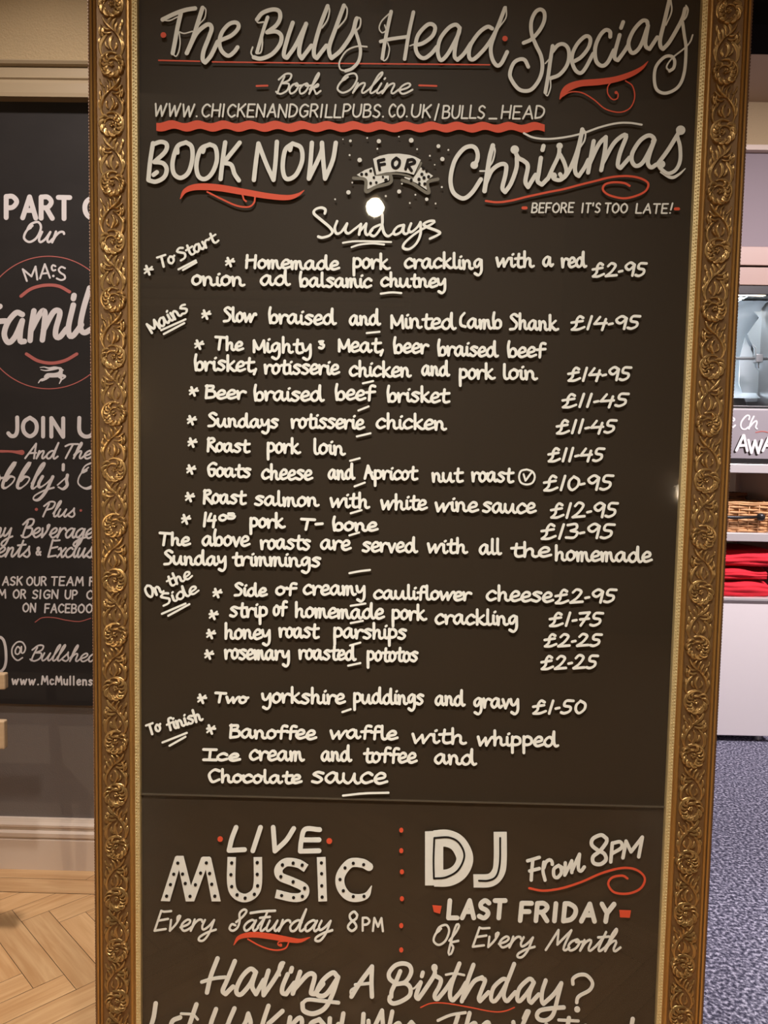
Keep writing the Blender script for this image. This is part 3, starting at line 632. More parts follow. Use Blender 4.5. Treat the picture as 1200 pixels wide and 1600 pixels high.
i.trace('400 315 398 272 360 258 310 310 272 410 280 520 330 563 380 530 430 430 | 480 300 440 450 440 500 465 515 / 520 440 550 390 | 510 190 492 240 | 718 205 710 182 670 182 600 260 557 360 567 430 600 453 660 390 722 220 / 700 350 705 400 735 420 / 800 320 | 905 0 860 190 825 340 830 400 850 420 / 910 350 1010 170 1038 75', 6.0, 880, 0, 5.4545)
i.trace('1015 190 1030 300 1045 420 1030 620 980 740 880 795 800 770 775 680 790 570 860 490 920 482 948 520 940 580 905 607', 4.8, 880, 0, 5.4545)
i.trace('915 0 922 100 875 215 | 1045 50 1062 85 1050 140 1030 170 | 905 607 880 570 930 495 1030 415 1080 360 1102 300', 2.3, 880, 0, 5.4545)
i.build('lettering', W, board, 'brush lettered heading Specials')
i = INK(); i.dot(580 + 1140/5.4545, 330/5.4545, 4.2); i.dot(255.5, 55, 4.4)
i.trace('248 94.5 312 96', 2.0); i.trace('332 97 550 99.5 765 101.5', 2.0); i.build('red_rule', RED, board, 'thin red rule and two red dots round the heading')
i = INK(); i.taper('-29 845 1.5 0 790 8 50 745 11 150 712 10 300 700 10 450 676 9 580 632 8 670 580 5 722 525 1', 880, 0, 5.4545)
i.trace('-20 830 60 787 160 792 260 850 360 930 480 958 570 920 608 830 590 735 530 690 | 410 700 380 740 380 800 420 848 460 840 466 800 445 785', 1.8, 880, 0, 5.4545); i.dot(880 + 450/5.4545, 790/5.4545, 2.4)
i.build('red_flourish', RED, board, 'red swash under Specials')
i = INK()
i.word('Book', 430, 502.5, 146, 16.5, SCRIPT, 2.9, slant=0.25, pen='mono'); i.word('Online', 526, 646, 145, 16.5, SCRIPT, 2.9, slant=0.25, pen='mono'); i.build('lettering', W, board, 'script line reading Book Online')
i = INK(); i.trace('401 134.6 418 134 | 655 133.6 682 134.6', 2.8); i.build('red_dash', RED, board)
i = INK()
for t, a, c, y in (('WWW.', 242, 309, 182), ('CHICKENANDGRILLPUBS.', 315, 600, 182.5), ('CO.', 607, 637, 183), ('UK', 642, 675, 183.5), ('/', 678, 687, 184), ('BULLS', 690, 759, 184.5), ('_', 763, 777, 185), ('HEAD', 782, 851, 185.5)):
    i.word(t, a, c, y, 19.5, CAPS, 2.7, slant=0.14, pen='mono', jit=0.3, slope=0.004)
i.build('lettering', W, board, 'capital line with the web address')
# wavy red bar
i = INK(); top = []; bot = []
for k in range(151):
    x = 244.5 + 606.5*k/150; t = k/150; s = math.sin(2*math.pi*(x - 258)/40.5)
    top.append((x, 190.2 + 3.0*t - 2.3*s)); bot.append((x, 203.4 + 2.2*t - 2.3*math.sin(2*math.pi*(x - 262)/40.5)))
i.poly(' '.join('%.2f %.2f' % p for p in top + bot[::-1])); i.build('red_flourish', RED, board, 'wavy red bar under the web address')
i = INK()
i.trace('72 90 55 200 45 305 | 75 95 120 82 152 97 143 140 80 200 / 130 207 152 240 138 288 90 315 50 308 | 95 260 75 275 | 265 85 215 110 187 200 195 268 235 293 280 260 303 180 298 110 265 85 | 405 97 352 125 327 210 337 280 375 300 418 265 446 190 438 117 405 97 | 215 145 213 120 | 365 140 370 120 | 495 85 480 190 468 300 | 580 87 485 205 / 530 217 550 270 575 308 | 690 92 675 200 663 305 | 690 92 735 210 778 305 / 790 200 798 82 | 890 92 847 130 832 220 842 285 870 300 913 270 946 190 938 117 890 92 | 875 130 880 110 | 1003 88 995 200 985 298 / 1055 150 1062 88 / 1070 200 1080 298 / 1125 190 1143 88', 6.8, 220, 200, 3.75)
i.build('lettering', W, board, 'capital lettering BOOK NOW')
i = INK(); i.taper('232 415 1.2 262 368 7 330 346 10 450 350 10.5 600 375 10 750 400 9 860 408 8 920 392 5 957 366 1', 220, 200, 3.75)
i.trace('390 375 470 415 560 455 630 463 663 440 670 405', 2.6, 220, 200, 3.75); i.trace('597 395 605 420 618 430', 2.6, 220, 200, 3.75); i.build('red_flourish', RED, board, 'red swash under BOOK NOW')
# banner with FOR
i = INK(); O = (520, 200, 6)
i.trace('398 452 500 434 600 430 700 447 765 466 828 330', 3.4, *O); i.trace('195 470 305 488 312 598 400 555 540 512 540 430', 5.0, *O); i.trace('650 490 750 525 895 612 890 512 985 480', 5.0, *O)
i.build('banner_shading', M['grey_ink'], board)
i = INK()
i.poly('378 290 440 262 520 245 620 241 720 254 780 274 825 300 760 440 690 420 600 410 500 418 408 440', *O)
i.poly('225 440 300 395 370 370 392 452 525 447 527 490 420 530 325 575 320 492', *O); i.poly('672 458 752 478 825 370 940 450 878 500 880 580 790 520 672 470', *O)
bn = i.build('banner', W, board, 'small white ribbon banner with the word FOR')
i = INK(); i.plane = -0.0011
i.trace('425 308 440 392 | 425 308 480 295 | 433 348 486 338 | 595 282 562 312 562 358 590 376 620 350 625 308 595 282', 4.4, *O); i.trace('705 300 682 385 | 705 300 750 297 768 325 702 348 / 738 400', 4.4, *O)
i.dots([(270,434,14),(314,434,14),(355,402,13),(355,518,13),(408,512,12),(498,490,16),(385,465,12),(470,460,10),(835,434,14),(808,482,15),(855,468,15),(898,458,14),(850,380,15),(880,405,14),(862,525,14),(812,522,12),(735,490,14)], *O)
i.build('banner_lettering', M['dark_ink'], bn, 'dark capitals FOR and spots on the banner')
i = INK()
i.dots([(95,107,6),(165,122,13),(323,95,8),(432,125,20),(620,83,7),(735,117,22),(418,197,8),(790,200,8),(990,172,18),(1083,208,9),(158,256,9),(252,302,21),(910,262,9),(1027,293,20),(955,347,7),(183,513,8),(147,605,20),(648,525,8),(622,597,19),(1022,556,9),(497,640,10),(774,628,8),(880,670,16),(22,670,8),(722,705,8),(963,710,8)], *O)
i.build('white_spots', W, board, 'white spots scattered round the banner')
i = INK(); O = (690, 180, 6)
i.trace('300 478 330 430 338 370 318 312 270 292 200 322 122 430 84 590 102 710 160 768 220 778 290 720 368 602 | 415 640 470 520 550 462 603 472 598 560 570 680 595 722 / 650 640 700 500 705 395', 6.6, *O)
i.trace('480 285 450 400 425 560 402 712', 7.2, *O); i.trace('360 525 405 525 | 490 290 500 340 480 430 450 480', 2.5, *O)
i.trace('685 335 718 400 770 430 808 480 785 620 810 675 / 880 560 | 930 402 910 540 900 620 940 652 / 1000 590 | 955 290 945 328', 6.6, *O)
i.trace('995 600 1040 500 1095 380 1105 290 | 1110 370 1150 450 1168 540 1120 605 1060 602 1035 575', 6.2, *O); i.dots([(306,470,36),(685,325,40),(1105,290,30),(1048,570,32)], *O)
O = (880, 180, 6)
i.trace('-30 555 0 590 60 510 130 340 180 140 | 178 135 140 330 110 480 117 548 145 572 / 200 490 235 420 | 285 245 260 380 232 540 | 240 470 330 280 398 207 / 390 330 355 518 | 370 450 470 270 560 192 588 205 530 360 510 470 535 498 / 620 400 | 840 248 848 218 800 192 720 240 650 350 642 430 680 478 740 450 800 350 855 235 / 810 360 792 450 822 492 870 465 | 880 465 980 330 1060 200 1095 140', 6.4, *O)
i.trace('1070 210 1093 300 1093 430 1050 518 980 548 920 510 895 480', 5.6, *O); i.taper('915 535 3 1010 585 5 1080 558 4 1143 502 1.5', *O)
i.trace('185 130 208 170 198 240 160 300', 2.6, *O); i.trace('-370 170 -290 208 -190 223 -80 220 60 200 200 165 350 112 500 77 620 73 735 90', 3.0, *O)
i.dots([(1100,142,44),(920,460,36)], *O); i.build('lettering', W, board, 'brush lettered word Christmas')
i = INK(); i.trace('-725 805 -620 817 -490 802 -340 765 -140 722 0 695 150 655 300 618 450 582 600 572 720 592 795 640 772 710 680 758 560 780 430 750 372 700 392 650 470 630 570 637 622 663', 3.2, *O); i.build('red_flourish', RED, board, 'red looped swash under Christmas')
i = INK()
for t, a, c, y in (('BEFORE', 829.5, 898, 332), ("IT'S", 908, 939, 332.5), ('TOO', 945, 981, 332.5), ('LATE!', 992, 1052, 333)): i.word(t, a, c, y, 14.5, CAPS, 2.5, slant=0.15, pen='mono', slope=0.0, jit=0.2)
i.build('lettering', W, board, "capital line reading BEFORE IT'S TOO LATE!")
i = INK(); i.trace('817 325 822 325 | 1055 326.5 1060 326.5', 4.6); i.build('red_dash', RED, board)

# --- handwritten menu
P = M['white_ink']; O = (480, 320, 5.4545)
i = INK()
i.trace('150 75 155 42 120 25 70 40 58 75 120 130 190 190 215 230 190 262 130 280 95 272 | 255 140 235 200 250 245 290 232 340 160 / 325 220 350 245 400 210 458 165 / 442 255 | 450 225 503 162 / 495 230 515 258 555 215 | 620 170 560 200 535 245 565 268 600 240 638 170 640 85 | 638 170 655 240 690 268 740 235 | 822 172 770 188 737 230 752 255 800 230 825 175 / 818 230 840 250 875 225', 4.0, *O, pen='nib')
i.trace('885 160 865 220 890 232 940 190 965 150 / 965 250 930 330 870 378 820 370 828 330 890 270 960 220 1070 160 1082 140 1040 140 992 165 1020 190 1100 220 1132 240 1110 260 1045 290', 4.0, *O, pen='nib'); i.build('menu_line', P, board, 'handwritten heading Sundays')
i = INK(); i.trace('305 325 400 312 550 312 715 318 | 378 362 450 340 560 330 655 340', 3.0, *O); i.build('underline', P, board)
def hand(label, words, x=15.0, name='menu_line'):
    ln = bpy.data.objects.new(name, None); COL.objects.link(ln); ln.empty_display_size = 0.05
    ln.parent = board; ln.matrix_parent_inverse = parent_inv(board); ln['label'] = 'handwritten line reading ' + label
    for wd in words:
        t, a, c, y = wd[:4]
        i = INK()
        if t == '*': i.word('*', a - 8, a + 8, c + 8, y or 9.5, HAND, 3.6, slope=0, pen='nib').build('bullet_star', P, ln); continue
        hh = wd[4] if len(wd) > 4 else x * 0.97
        i.word(t, a, c, y, hh, HAND, 4.15, jit=0.4, pen='nib').build('word', P, ln)
    return ln
def price(t, a, c, y, h=19.5):
    i = INK(); i.word('£' + t, a, c, y, h, DIG, 4.0, unit=16.5, slope=-0.015, slant=0.08, jit=0.3, pen='nib'); i.build('price', P, board, 'handwritten price £' + t)
def under(*lines):
    i = INK()
    for l in lines: i.trace(l, 3.2)
    i.build('underline', P, board)
def side(label, words, star=None):
    i = INK()
    if star: i.word('*', star[0]-8, star[0]+8, star[1]+10, 10, HAND, 3.4, slope=0)
    for t, a, ya, c, yc, h in words: i.word(t, a, c, ya, h, HAND, 3.5, y1=yc, pen='nib')
    i.build('menu_heading', P, board, 'slanted handwritten heading ' + label)
side('To Start', [('To', 250, 419, 278, 408, 11), ('Start', 281, 408, 344, 376, 11.5)], (232.5, 419)); under('279 421 306 407', '286 422 307 410')
hand('Homemade pork crackling with a red', [('*', 359.6, 408, 0), ('Homemade', 383, 532, 418.5, 13), ('pork', 551, 611, 419), ('crackling', 631, 754, 418), ('with', 774, 836, 416.5), ('a', 847, 866, 416), ('red', 876, 918, 417)]); price('2.95', 924, 1012, 432)
hand('onion and balsamic chutney', [('onion', 299, 384, 445, 14), ('ad', 406, 455, 445), ('balsamic', 467, 582, 447, 13.5), ('chutney', 594, 697, 447, 13.5)]); under('595 459 612 457 627 458')
side('Mains', [('Mains', 236, 521, 297, 485, 13)]); under('252 516 290 499', '256 522 288 505')
hand('Slow braised and minted Lamb Shank', [('*', 322.5, 490, 0), ('Slow', 348, 402, 502, 13.5), ('braised', 419, 527, 505), ('and', 545, 596, 507), ('Minted', 610, 714, 512, 15.5), ('Lamb', 718, 784, 512), ('Shank', 795, 874, 514)]); price('14.95', 891, 1002, 515); under('573 520.5 593 518.5')
hand('The mighty 3 meat, beer braised beef', [('*', 311.5, 537, 0), ('The', 335, 382, 546, 12.5), ('Mighty', 395, 487, 550, 15), ('3', 497, 508, 547, 10), ('Meat,', 528, 600, 549, 15), ('beer', 614, 671, 551), ('braised', 683, 780, 555), ('beef', 792, 854, 557)])
hand('brisket, rotisserie chicken and pork loin', [('brisket,', 303, 402, 578), ('rotisserie', 412, 532, 583), ('chicken', 545, 644, 587), ('and', 658, 704, 586), ('pork', 717, 775, 591), ('loin', 786, 841, 592)]); price('14.95', 886, 988, 595); under('567 599 583 595.5')
hand('Beer braised beef brisket', [('*', 303, 610, 0), ('Beer', 320, 386, 622, 13), ('braised', 396, 508, 625), ('beef', 523, 588, 624), ('brisket', 604, 704, 627)]); price('11.45', 877, 984, 636); under('560 641.5 576 635')
hand('Sundays rotisserie chicken', [('*', 300, 655, 0), ('Sundays', 324, 436, 666, 13), ('rotisserie', 454, 571, 668), ('chicken', 587, 699, 669)]); price('11.45', 868, 965, 677); under('557.5 682 579 677')
hand('Roast pork loin', [('*', 301, 690, 0), ('Roast', 323, 392, 705, 13), ('pork', 417, 471, 707), ('loin', 490, 541, 709)]); price('11.45', 855, 946, 721); under('547 720 562 716')
hand('Goats cheese and Apricot nut roast', [('*', 299, 732, 0), ('Goats', 324, 393, 744, 13), ('cheese', 408, 490, 748), ('and', 512, 556, 748), ('Apricot', 568, 654, 748, 13.5), ('nut', 674, 725, 752, 14.5), ('roast', 736, 804, 752)]); price('10.95', 848, 960, 766, 21.5); under('554 760 570 754')
i = INK(); i.trace('823 733.5 814 736 811 745 814 754 823 757 832 754 835.5 745 832 737 823 733.5 | 818 741 821 751 / 830 739', 3.0); i.build('menu_line', P, board, 'letter V in a circle after nut roast')
hand('Roast salmon with white wine sauce', [('*', 297, 775, 0), ('Roast', 317, 386, 786, 13.5), ('salmon', 397, 500, 789, 14), ('with', 515, 579, 792), ('white', 594, 669, 795), ('wine', 679, 749, 798), ('sauce', 753, 839, 800)]); price('12.95', 859, 967, 809, 21.5); under('548 802 565 797')
i = INK(); i.word('*', 283, 299, 818, 10, HAND, 3.6); i.word('14', 317, 339, 822, 20, DIG, 4.2, unit=16.5); i.word('oz', 341, 369, 813, 8.5, HAND, 4.0); i.word('pork', 390, 447, 823, 13.5, jit=.3); i.word('T-', 469, 506, 827, 10.5); i.word('bone', 519, 592, 828, 12.5, jit=.3); i.build('menu_line', P, board, 'handwritten line reading 14oz pork T-bone')
price('13.95', 844, 962, 842, 21.5); under('546 836.5 561 832')
hand('The above roasts are served with all the homemade', [('The', 248, 299, 851, 12), ('above', 315, 392, 852), ('roasts', 406, 486, 857, 14.5), ('are', 500, 550, 858), ('served', 565, 654, 861, 14.5), ('with', 667, 732, 863), ('all', 748, 785, 865), ('the', 797, 863, 869, 14), ('homemade', 867, 1020, 875, 14.5)])
hand('Sunday trimmings', [('Sunday', 255, 354, 881, 13.5), ('trimmings', 362, 502, 883, 14)]); under('546 895.5 562 892.5 578 890.5')
side('On the Side', [('On', 231, 935, 258, 924, 13), ('the', 263, 918, 303, 901, 11), ('Side', 254, 947, 313, 924, 11)]); under('253 959 290 943', '263 962 296 944')
hand('Side of creamy cauliflower cheese', [('*', 340, 925, 0), ('Side', 365, 419, 930, 12), ('of', 430, 465, 929, 12), ('creamy', 473, 571, 928), ('cauliflower', 583, 738, 935, 13), ('cheese', 759, 866, 938)]); price('2.95', 866, 965, 942); under('548 946.5 571 943')
hand('strip of homemade pork crackling', [('*', 334, 959, 0), ('strip', 358, 418, 963), ('of', 426, 450, 961), ('homemade', 461, 602, 964), ('pork', 612, 668, 967), ('crackling', 679, 809, 974)]); price('1.75', 857, 944, 978); under('548 973.5 567 970')
hand('honey roast parships', [('*', 330, 989, 0), ('honey', 351, 423, 997), ('roast', 435, 500, 995), ('parships', 521, 636, 996)]); price('2.25', 849, 942, 1010, 18); under('547 1008.5 563 1004')
hand('rosemary roasted potatos', [('*', 327, 1021, 0), ('rosemary', 350, 453, 1029), ('roasted', 466, 558, 1029, 14.5), ('pototos', 573, 654, 1032, 14)]); price('2.25', 844, 936, 1045); under('544 1040 563 1036')
hand('Two yorkshire puddings and gravy', [('*', 316, 1090, 0), ('Two', 335, 390, 1097, 9.5), ('yorkshire', 408, 541, 1097), ('puddings', 552, 663, 1098), ('and', 679, 728, 1101), ('gravy', 740, 811, 1105)]); price('1.50', 831, 916, 1115); under('535 1112.5 548 1108')
side('To finish', [('To', 233, 1149, 256, 1139, 10.5), ('finish', 262, 1142, 319, 1124, 12)]); under('254 1160 292 1145', '265 1165 290 1151')
hand('Banoffee waffle with whipped', [('*', 330, 1138, 0), ('Banoffee', 358, 496, 1152, 13), ('waffle', 515, 623, 1153, 13), ('with', 643, 730, 1160), ('whipped', 745, 874, 1164, 14)])
hand('Ice cream and toffee and', [('Ice', 316, 377, 1187, 10.5), ('cream', 389, 477, 1187), ('and', 501, 551, 1188), ('toffee', 567, 653, 1190), ('and', 678, 746, 1193)])
hand('chocolate sauce', [('Chocolate', 325, 473, 1221, 12), ('sauce', 486, 607, 1222, 16)]); under('536 1243 570 1239.5 607 1238.5')

# --- painted foot of the board
i = INK(); O = (240, 1280, 3.3333)
i.trace('430 42 408 100 393 162 / 474 158 | 557 42 517 164 | 623 42 632 165 / 690 110 730 48 | 865 54 790 52 770 110 764 166 / 862 164 | 785 107 862 107', 7.4, *O); i.build('lettering', W, board, 'capital lettering LIVE')
i = INK(); i.dots([(347,103,14),(915,113,15)], *O)
for x, y in ((627,1297),(627,1329),(628,1362),(628,1404),(627,1446),(627,1484)): i.dot(x, y, 3.2, 3.8)
i.build('red_dots', RED, board, 'red dots beside LIVE and in a column')
i = INK()
i.poly('38 425 112 196 120 190 156 190 195 345 248 200 256 195 292 195 300 202 350 427 303 427 272 262 212 427 168 427 133 262 85 427', *O)
i.trace('407 197 405 330 425 388 475 410 525 385 543 330 543 197', 13.2, *O, flat=True); i.trace('795 255 752 230 690 224 652 258 662 298 727 326 786 358 778 398 728 408 636 388', 13.2, *O, flat=True); i.trace('873 197 881 427', 13.6, *O, flat=True)
i.taper('1122 247 13 1085 228 14 1022 230 14 975 290 14 975 350 14 1010 398 13 1060 410 12 1110 395 9 1135 348 1.5', *O)
mu = i.build('lettering', W, board, 'fat block lettering MUSIC with bulb spots')
i = INK(); i.plane = -0.0011
i.dots([(126,228),(105,286),(151,285),(88,340),(165,334),(68,400),(190,401),(245,280),(218,341),(275,227),(292,282),(303,338),(319,400),(407,227),(403,288),(407,350),(435,393),(477,410),(525,390),(542,346),(540,286),(540,225),(671,237),(727,228),(774,238),(663,298),(727,325),(787,358),(775,401),(729,408),(667,397),(874,227),(875,283),(876,346),(878,405),(1094,236),(1040,229),(997,253),(971,313),(988,372),(1040,402),(1096,401)], 240, 1280, 3.3333, 2.5)
i.build('bulb_spots', M['dark_ink'], mu)
i = INK(); O = (640, 1280, 3.158)
i.poly('76 60 166 56 166 326 76 326', *O); i.trace('120 97 185 94 240 122 272 190 250 252 195 287 120 290', 26.5, *O, flat=True); i.trace('447 62 447 200 437 262 398 300 315 304', 20.5, *O, flat=True)
dj = i.build('lettering', W, board, 'large block lettering DJ with dark inline')
i = INK(); i.plane = -0.0011
i.trace('122 92 118 200 120 292 / 180 286 240 250 270 180 245 118 195 90 122 92', 2.9, *O); i.trace('447 92 445 215 428 280 390 302 342 303', 2.9, *O); i.build('inline_stroke', M['dark_ink'], dj)
i = INK()
i.trace('582 205 640 188 | 608 200 603 250 600 300 | 592 255 640 243 | 662 212 658 255 668 300 | 662 240 672 212 690 200 702 208 704 222 | 735 228 712 245 712 278 728 288 748 265 745 238 735 228 / 755 240 | 768 215 765 275 | 768 270 800 205 / 800 262 | 800 255 838 172 / 832 240 845 255 862 235', 5.2, *O)
i.build('lettering', W, board, 'script word From beside DJ')
i = INK(); i.trace('972 95 945 78 905 95 898 125 925 150 960 170 968 200 940 222 908 215 905 185 940 155 970 115 972 95', 5.8, *O)
i.trace('1000 118 992 210 | 1000 118 1040 112 1045 140 1000 168 | 1068 108 1052 190 | 1068 108 1092 160 / 1148 88 / 1130 185', 5.4, *O); i.build('lettering', W, board, 'hand lettered 8PM beside DJ')
i = INK(); i.trace('590 340 660 352 750 340 850 308 950 265 1050 240 1120 250 1160 290 1140 340 1080 366 1010 360 980 320 1000 287 1050 278 1075 292', 3.3, *O); i.build('red_flourish', RED, board, 'red looped swash under From 8PM')
i = INK(); i.word('Every', 240, 339, 1454, 17.5, SCRIPT, 3.3, slant=0.2, pen='mono', slope=0.0); i.word('Saturday', 357, 521, 1454, 17, SCRIPT, 3.3, slant=0.2, pen='mono', slope=0.005)
i.trace('490 75 540 68 600 65', 3.3, 220, 1400, 2.857); i.word('8', 542, 560, 1454, 30, CAPS, 3.4, pen='mono', slant=0.1); i.word('PM', 565, 600, 1454, 20, CAPS, 3.4, pen='mono'); i.build('lettering', W, board, 'script line reading Every Saturday 8PM')
i = INK(); i.taper('415 218 1 440 184 6 500 172 8.5 580 180 9 660 194 8 710 199 6 755 184 1', 220, 1400, 2.857); i.trace('478 192 540 225 600 241 645 233 660 208', 2.0, 220, 1400, 2.857); i.trace('628 222 614 218 615 205 640 201', 2.0, 220, 1400, 2.857); i.dot(438.5, 1476.5, 2.4); i.build('red_flourish', RED, board, 'red swash under Saturday')
i = INK(); i.word('LAST', 697, 793, 1434, 27, CAPS, 7.2, pen='mono', slant=0.1, slope=0.0); i.word('FRIDAY', 809, 963, 1438, 27, CAPS, 7.2, pen='mono', slant=0.1, slope=0.01); i.build('lettering', W, board, 'capital line reading LAST FRIDAY')
i = INK(); O = (640, 1390, 3.158); i.poly('112 76 158 80 150 118 120 110', *O); i.poly('1034 100 1092 102 1086 138 1038 136', *O); i.build('red_dash', RED, board)
i = INK(); i.word('Of', 676, 719, 1476, 17, SCRIPT, 3.3, slant=0.15, pen='mono'); i.word('Every', 737, 837, 1479, 17, SCRIPT, 3.3, slant=0.2, pen='mono'); i.word('Month', 851, 971, 1484, 17.5, SCRIPT, 3.3, slant=0.22, pen='mono'); i.build('lettering', W, board, 'script line reading Of Every Month')
i = INK(); O = (220, 1480, 3.3333)
i.trace('400 58 365 150 345 235 | 490 72 450 170 427 225 442 243 / 480 205 | 600 130 572 112 530 150 500 210 502 240 525 243 570 190 598 132 / 580 200 600 243 / 640 170 | 665 122 642 200 640 248 / 700 160 735 95 | 765 140 740 200 737 235 757 243 / 800 185 | 787 108 782 125 | 830 128 792 240 | 802 215 870 142 905 148 892 210 887 238 905 243 / 950 190 | 1022 150 1000 132 950 170 917 230 932 253 970 240 1028 155 / 1000 240 960 315 900 345 850 330 842 292', 7.0, *O)
i.trace('318 180 380 162 440 155', 5.2, *O); i.trace('735 95 748 80 730 80 718 110 725 145', 3.4, *O); i.trace('842 292 870 272 940 278 1030 288', 5.4, *O)
i.trace('915 600 870 660 838 712 | 915 602 913 660 915 712', 6.8, 200, 1260, 2.4); i.trace('852 668 912 662', 4.4, 200, 1260, 2.4); i.trace('838 712 835 690 858 674', 3.0, 200, 1260, 2.4); i.build('lettering', W, board, 'brush lettered words Having A')
i = INK(); O = (600, 1490, 7.5)
i.trace('190 205 130 350 90 440 85 505 | 130 345 65 290 62 220 130 140 220 114 298 140 318 220 250 330 135 358 / 250 347 308 400 298 490 200 558 110 583 65 550 68 505 | 430 335 378 480 385 518 402 528 / 480 420 588 250 592 180 | 600 258 665 300 648 380 595 480 605 528 630 528 / 720 420 800 300 | 883 115 800 330 772 470 790 538 812 543 / 900 440 960 340 | 1048 130 980 320 912 555 | 930 520 1050 330 1150 278', 6.6, *O)
i.trace('455 220 443 262', 6.2, *O); i.dot(600 + 591/7.5, 1490 + 163/7.5, 5.0, 5.8); i.trace('330 410 360 400 405 345', 2.6, *O); i.trace('725 245 830 230 940 250', 3.2, *O)
O2 = (740, 1490, 6)
i.trace('80 235 108 248 70 350 47 418 60 443 / 140 360 | 298 238 268 240 190 312 163 400 172 438 200 442 250 380 310 270 380 95 | 310 270 282 380 300 438 320 440 / 390 360 | 560 265 540 238 508 243 430 322 408 410 420 442 450 428 520 340 565 268 / 530 350 517 430 540 458 / 610 380 | 675 250 643 350 638 440 655 468 / 750 380 822 275 / 790 400 748 560 690 618 622 618 592 580 622 532 720 512 845 502', 6.2, *O2)
i.trace('930 282 932 232 990 197 1060 203 1113 270 1088 338 1000 388 972 418 966 455', 5.2, *O2); i.dot(740 + 970/6, 1490 + 520/6, 4.6)
i.build('lettering', W, board, 'brush lettered word Birthday with a question mark'); O = (570, 1480, 2.609)
i = INK(); i.trace('228 245 270 228 330 228 430 245 520 262 570 260 610 245', 1.6, *O); i.build('red_rule', RED, board, 'thin red wave under Birthday')
i = INK(); O = (220, 1480, 3.3333)
i.trace('78 292 68 360 52 430 80 470 130 455 | 205 365 165 385 155 440 190 470 230 440 | 290 297 265 370 245 440 265 470 | 392 322 365 400 362 460 400 465 455 400 | 488 318 455 400 450 465 480 470 540 400 560 345 | 560 345 572 400 545 460 510 465 | 665 305 640 380 615 470 | 738 332 665 398 / 705 470 | 778 365 758 470 | 765 430 820 370 840 385 825 470 | 930 375 885 400 880 460 920 470 960 420 930 375 | 985 370 980 460 / 1030 400 / 1035 465 / 1055 345 | 1160 348 1152 470', 7.0, *O)
i.trace('210 345 270 350 297 375', 3.6, *O)
O = (570, 1480, 2.609); i.trace('15 300 18 370 / 70 258 / 78 370 | 112 262 90 370 | 100 340 140 310 150 370 | 190 305 165 340 185 370 215 340 190 305 | 380 278 350 370 | 427 268 400 370 | 415 330 450 310 452 370 | 470 345 505 325 500 305 475 330 480 368 510 350 | 605 305 618 370 / 668 262 | 740 315 735 370 | 832 288 818 370 | 900 320 895 370 | 1092 292 1078 370', 6.6, *O)
i.trace('298 298 350 276 410 266 | 668 262 660 258 645 290 | 790 296 870 300', 4.4, *O); i.build('lettering', W, board, 'brush lettered line at the foot beginning Let Us Know')

# ------------------------------------------------------------------ chalkboard on the wall to the left
LB = WALL_Y - 0.012
z0 = on_y(70, 1101, LB).z; z1 = on_y(70, 152, LB).z
left = thing('wall_chalkboard', 'black chalkboard with white club lettering on the wall left of the framed menu', 'chalkboard', (-1.3, WALL_Y, z0))
b = MB(); b.box(-2.3, -0.55, LB, WALL_Y - 0.0005, z0, z1 - 0.002); b.build('chalk_panel', M['left_black'], left)
LWm, LRm = M['left_white'], M['left_red']
def LINK(): return Ink(LB)
i = LINK(); i.word('PART', 6, 113, 340, 33, CAPS, 7.6, pen='mono'); i.word('OF', 129, 190, 341, 33, CAPS, 7.6, pen='mono'); i.build('lettering', LWm, left, 'white capitals PART OF')
i = LINK(); i.word('Our', 36, 102, 378, 17, SCRIPT, 3.6, slant=0.18, pen='mono'); i.build('lettering', LWm, left, 'white script Our')
i = LINK(); O = (0, 280, 4.704)
circ = ' '.join('%.1f %.1f' % (76 + 104.5*math.cos(2*math.pi*k/48), 504 + 103.5*math.sin(2*math.pi*k/48)) for k in range(49)); i.trace(circ, 1.5)
i.trace('155 860 230 806 330 780 430 786 512 828 | 195 1285 280 1335 380 1352 480 1332 565 1285', 5.0, *O)
i.build('red_ring', LRm, left, 'thin dull red ring with two arcs')
i = LINK(); i.trace('168 662 198 748 | 168 662 232 715 / 262 642 / 275 738 | 330 625 295 730 | 330 625 368 725 | 310 695 352 690 | 408 640 390 632 380 650 390 672 408 668 | 478 655 452 645 432 665 445 688 472 705 478 730 450 742 418 730', 3.0, *O); i.dot(393/4.704, 280 + 712/4.704, 2); i.build('lettering', LWm, left, 'small white capitals in the ring')
i = LINK()
i.trace('-60 1120 -30 960 0 935 | -50 1060 0 1045 42 1042 | 165 995 120 982 60 1050 32 1140 62 1200 110 1160 165 1040 / 150 1120 150 1190 180 1192 | 250 968 230 1090 222 1185 | 230 1110 300 982 330 978 325 1080 312 1182 | 320 1110 390 982 430 966 440 995 412 1100 412 1155 440 1160 490 1100 | 540 925 505 1080 512 1148 540 1148 600 1070 | 545 855 540 878 | 660 800 615 950 592 1080 620 1128 690 1090', 8.6, *O)
i.build('lettering', LWm, left, 'bold white brush word across the ring')
i = LINK()
for tr in ('330 1452 3 350 1442 6.5 400 1441 7 436 1434 8 448 1412 6 446 1394 4.5', '440 1392 4.5 465 1404 1.8', '442 1440 6 480 1450 3.2 458 1472 1.8', '440 1450 6 452 1470 3 437 1502 1.5', '348 1446 7 336 1466 4.5 302 1474 2.5 283 1497 1.5', '352 1454 5 328 1474 2.5 306 1484 1.4',
           '442 1388 2.2 402 1384 3.2 360 1389 2.6 326 1381 1.6 295 1384 1', '424 1392 2.2 380 1400 2.8 336 1407 1.8 300 1400 1'): i.taper(tr, *O)
i.build('deer_emblem', LWm, left, 'white leaping deer emblem')
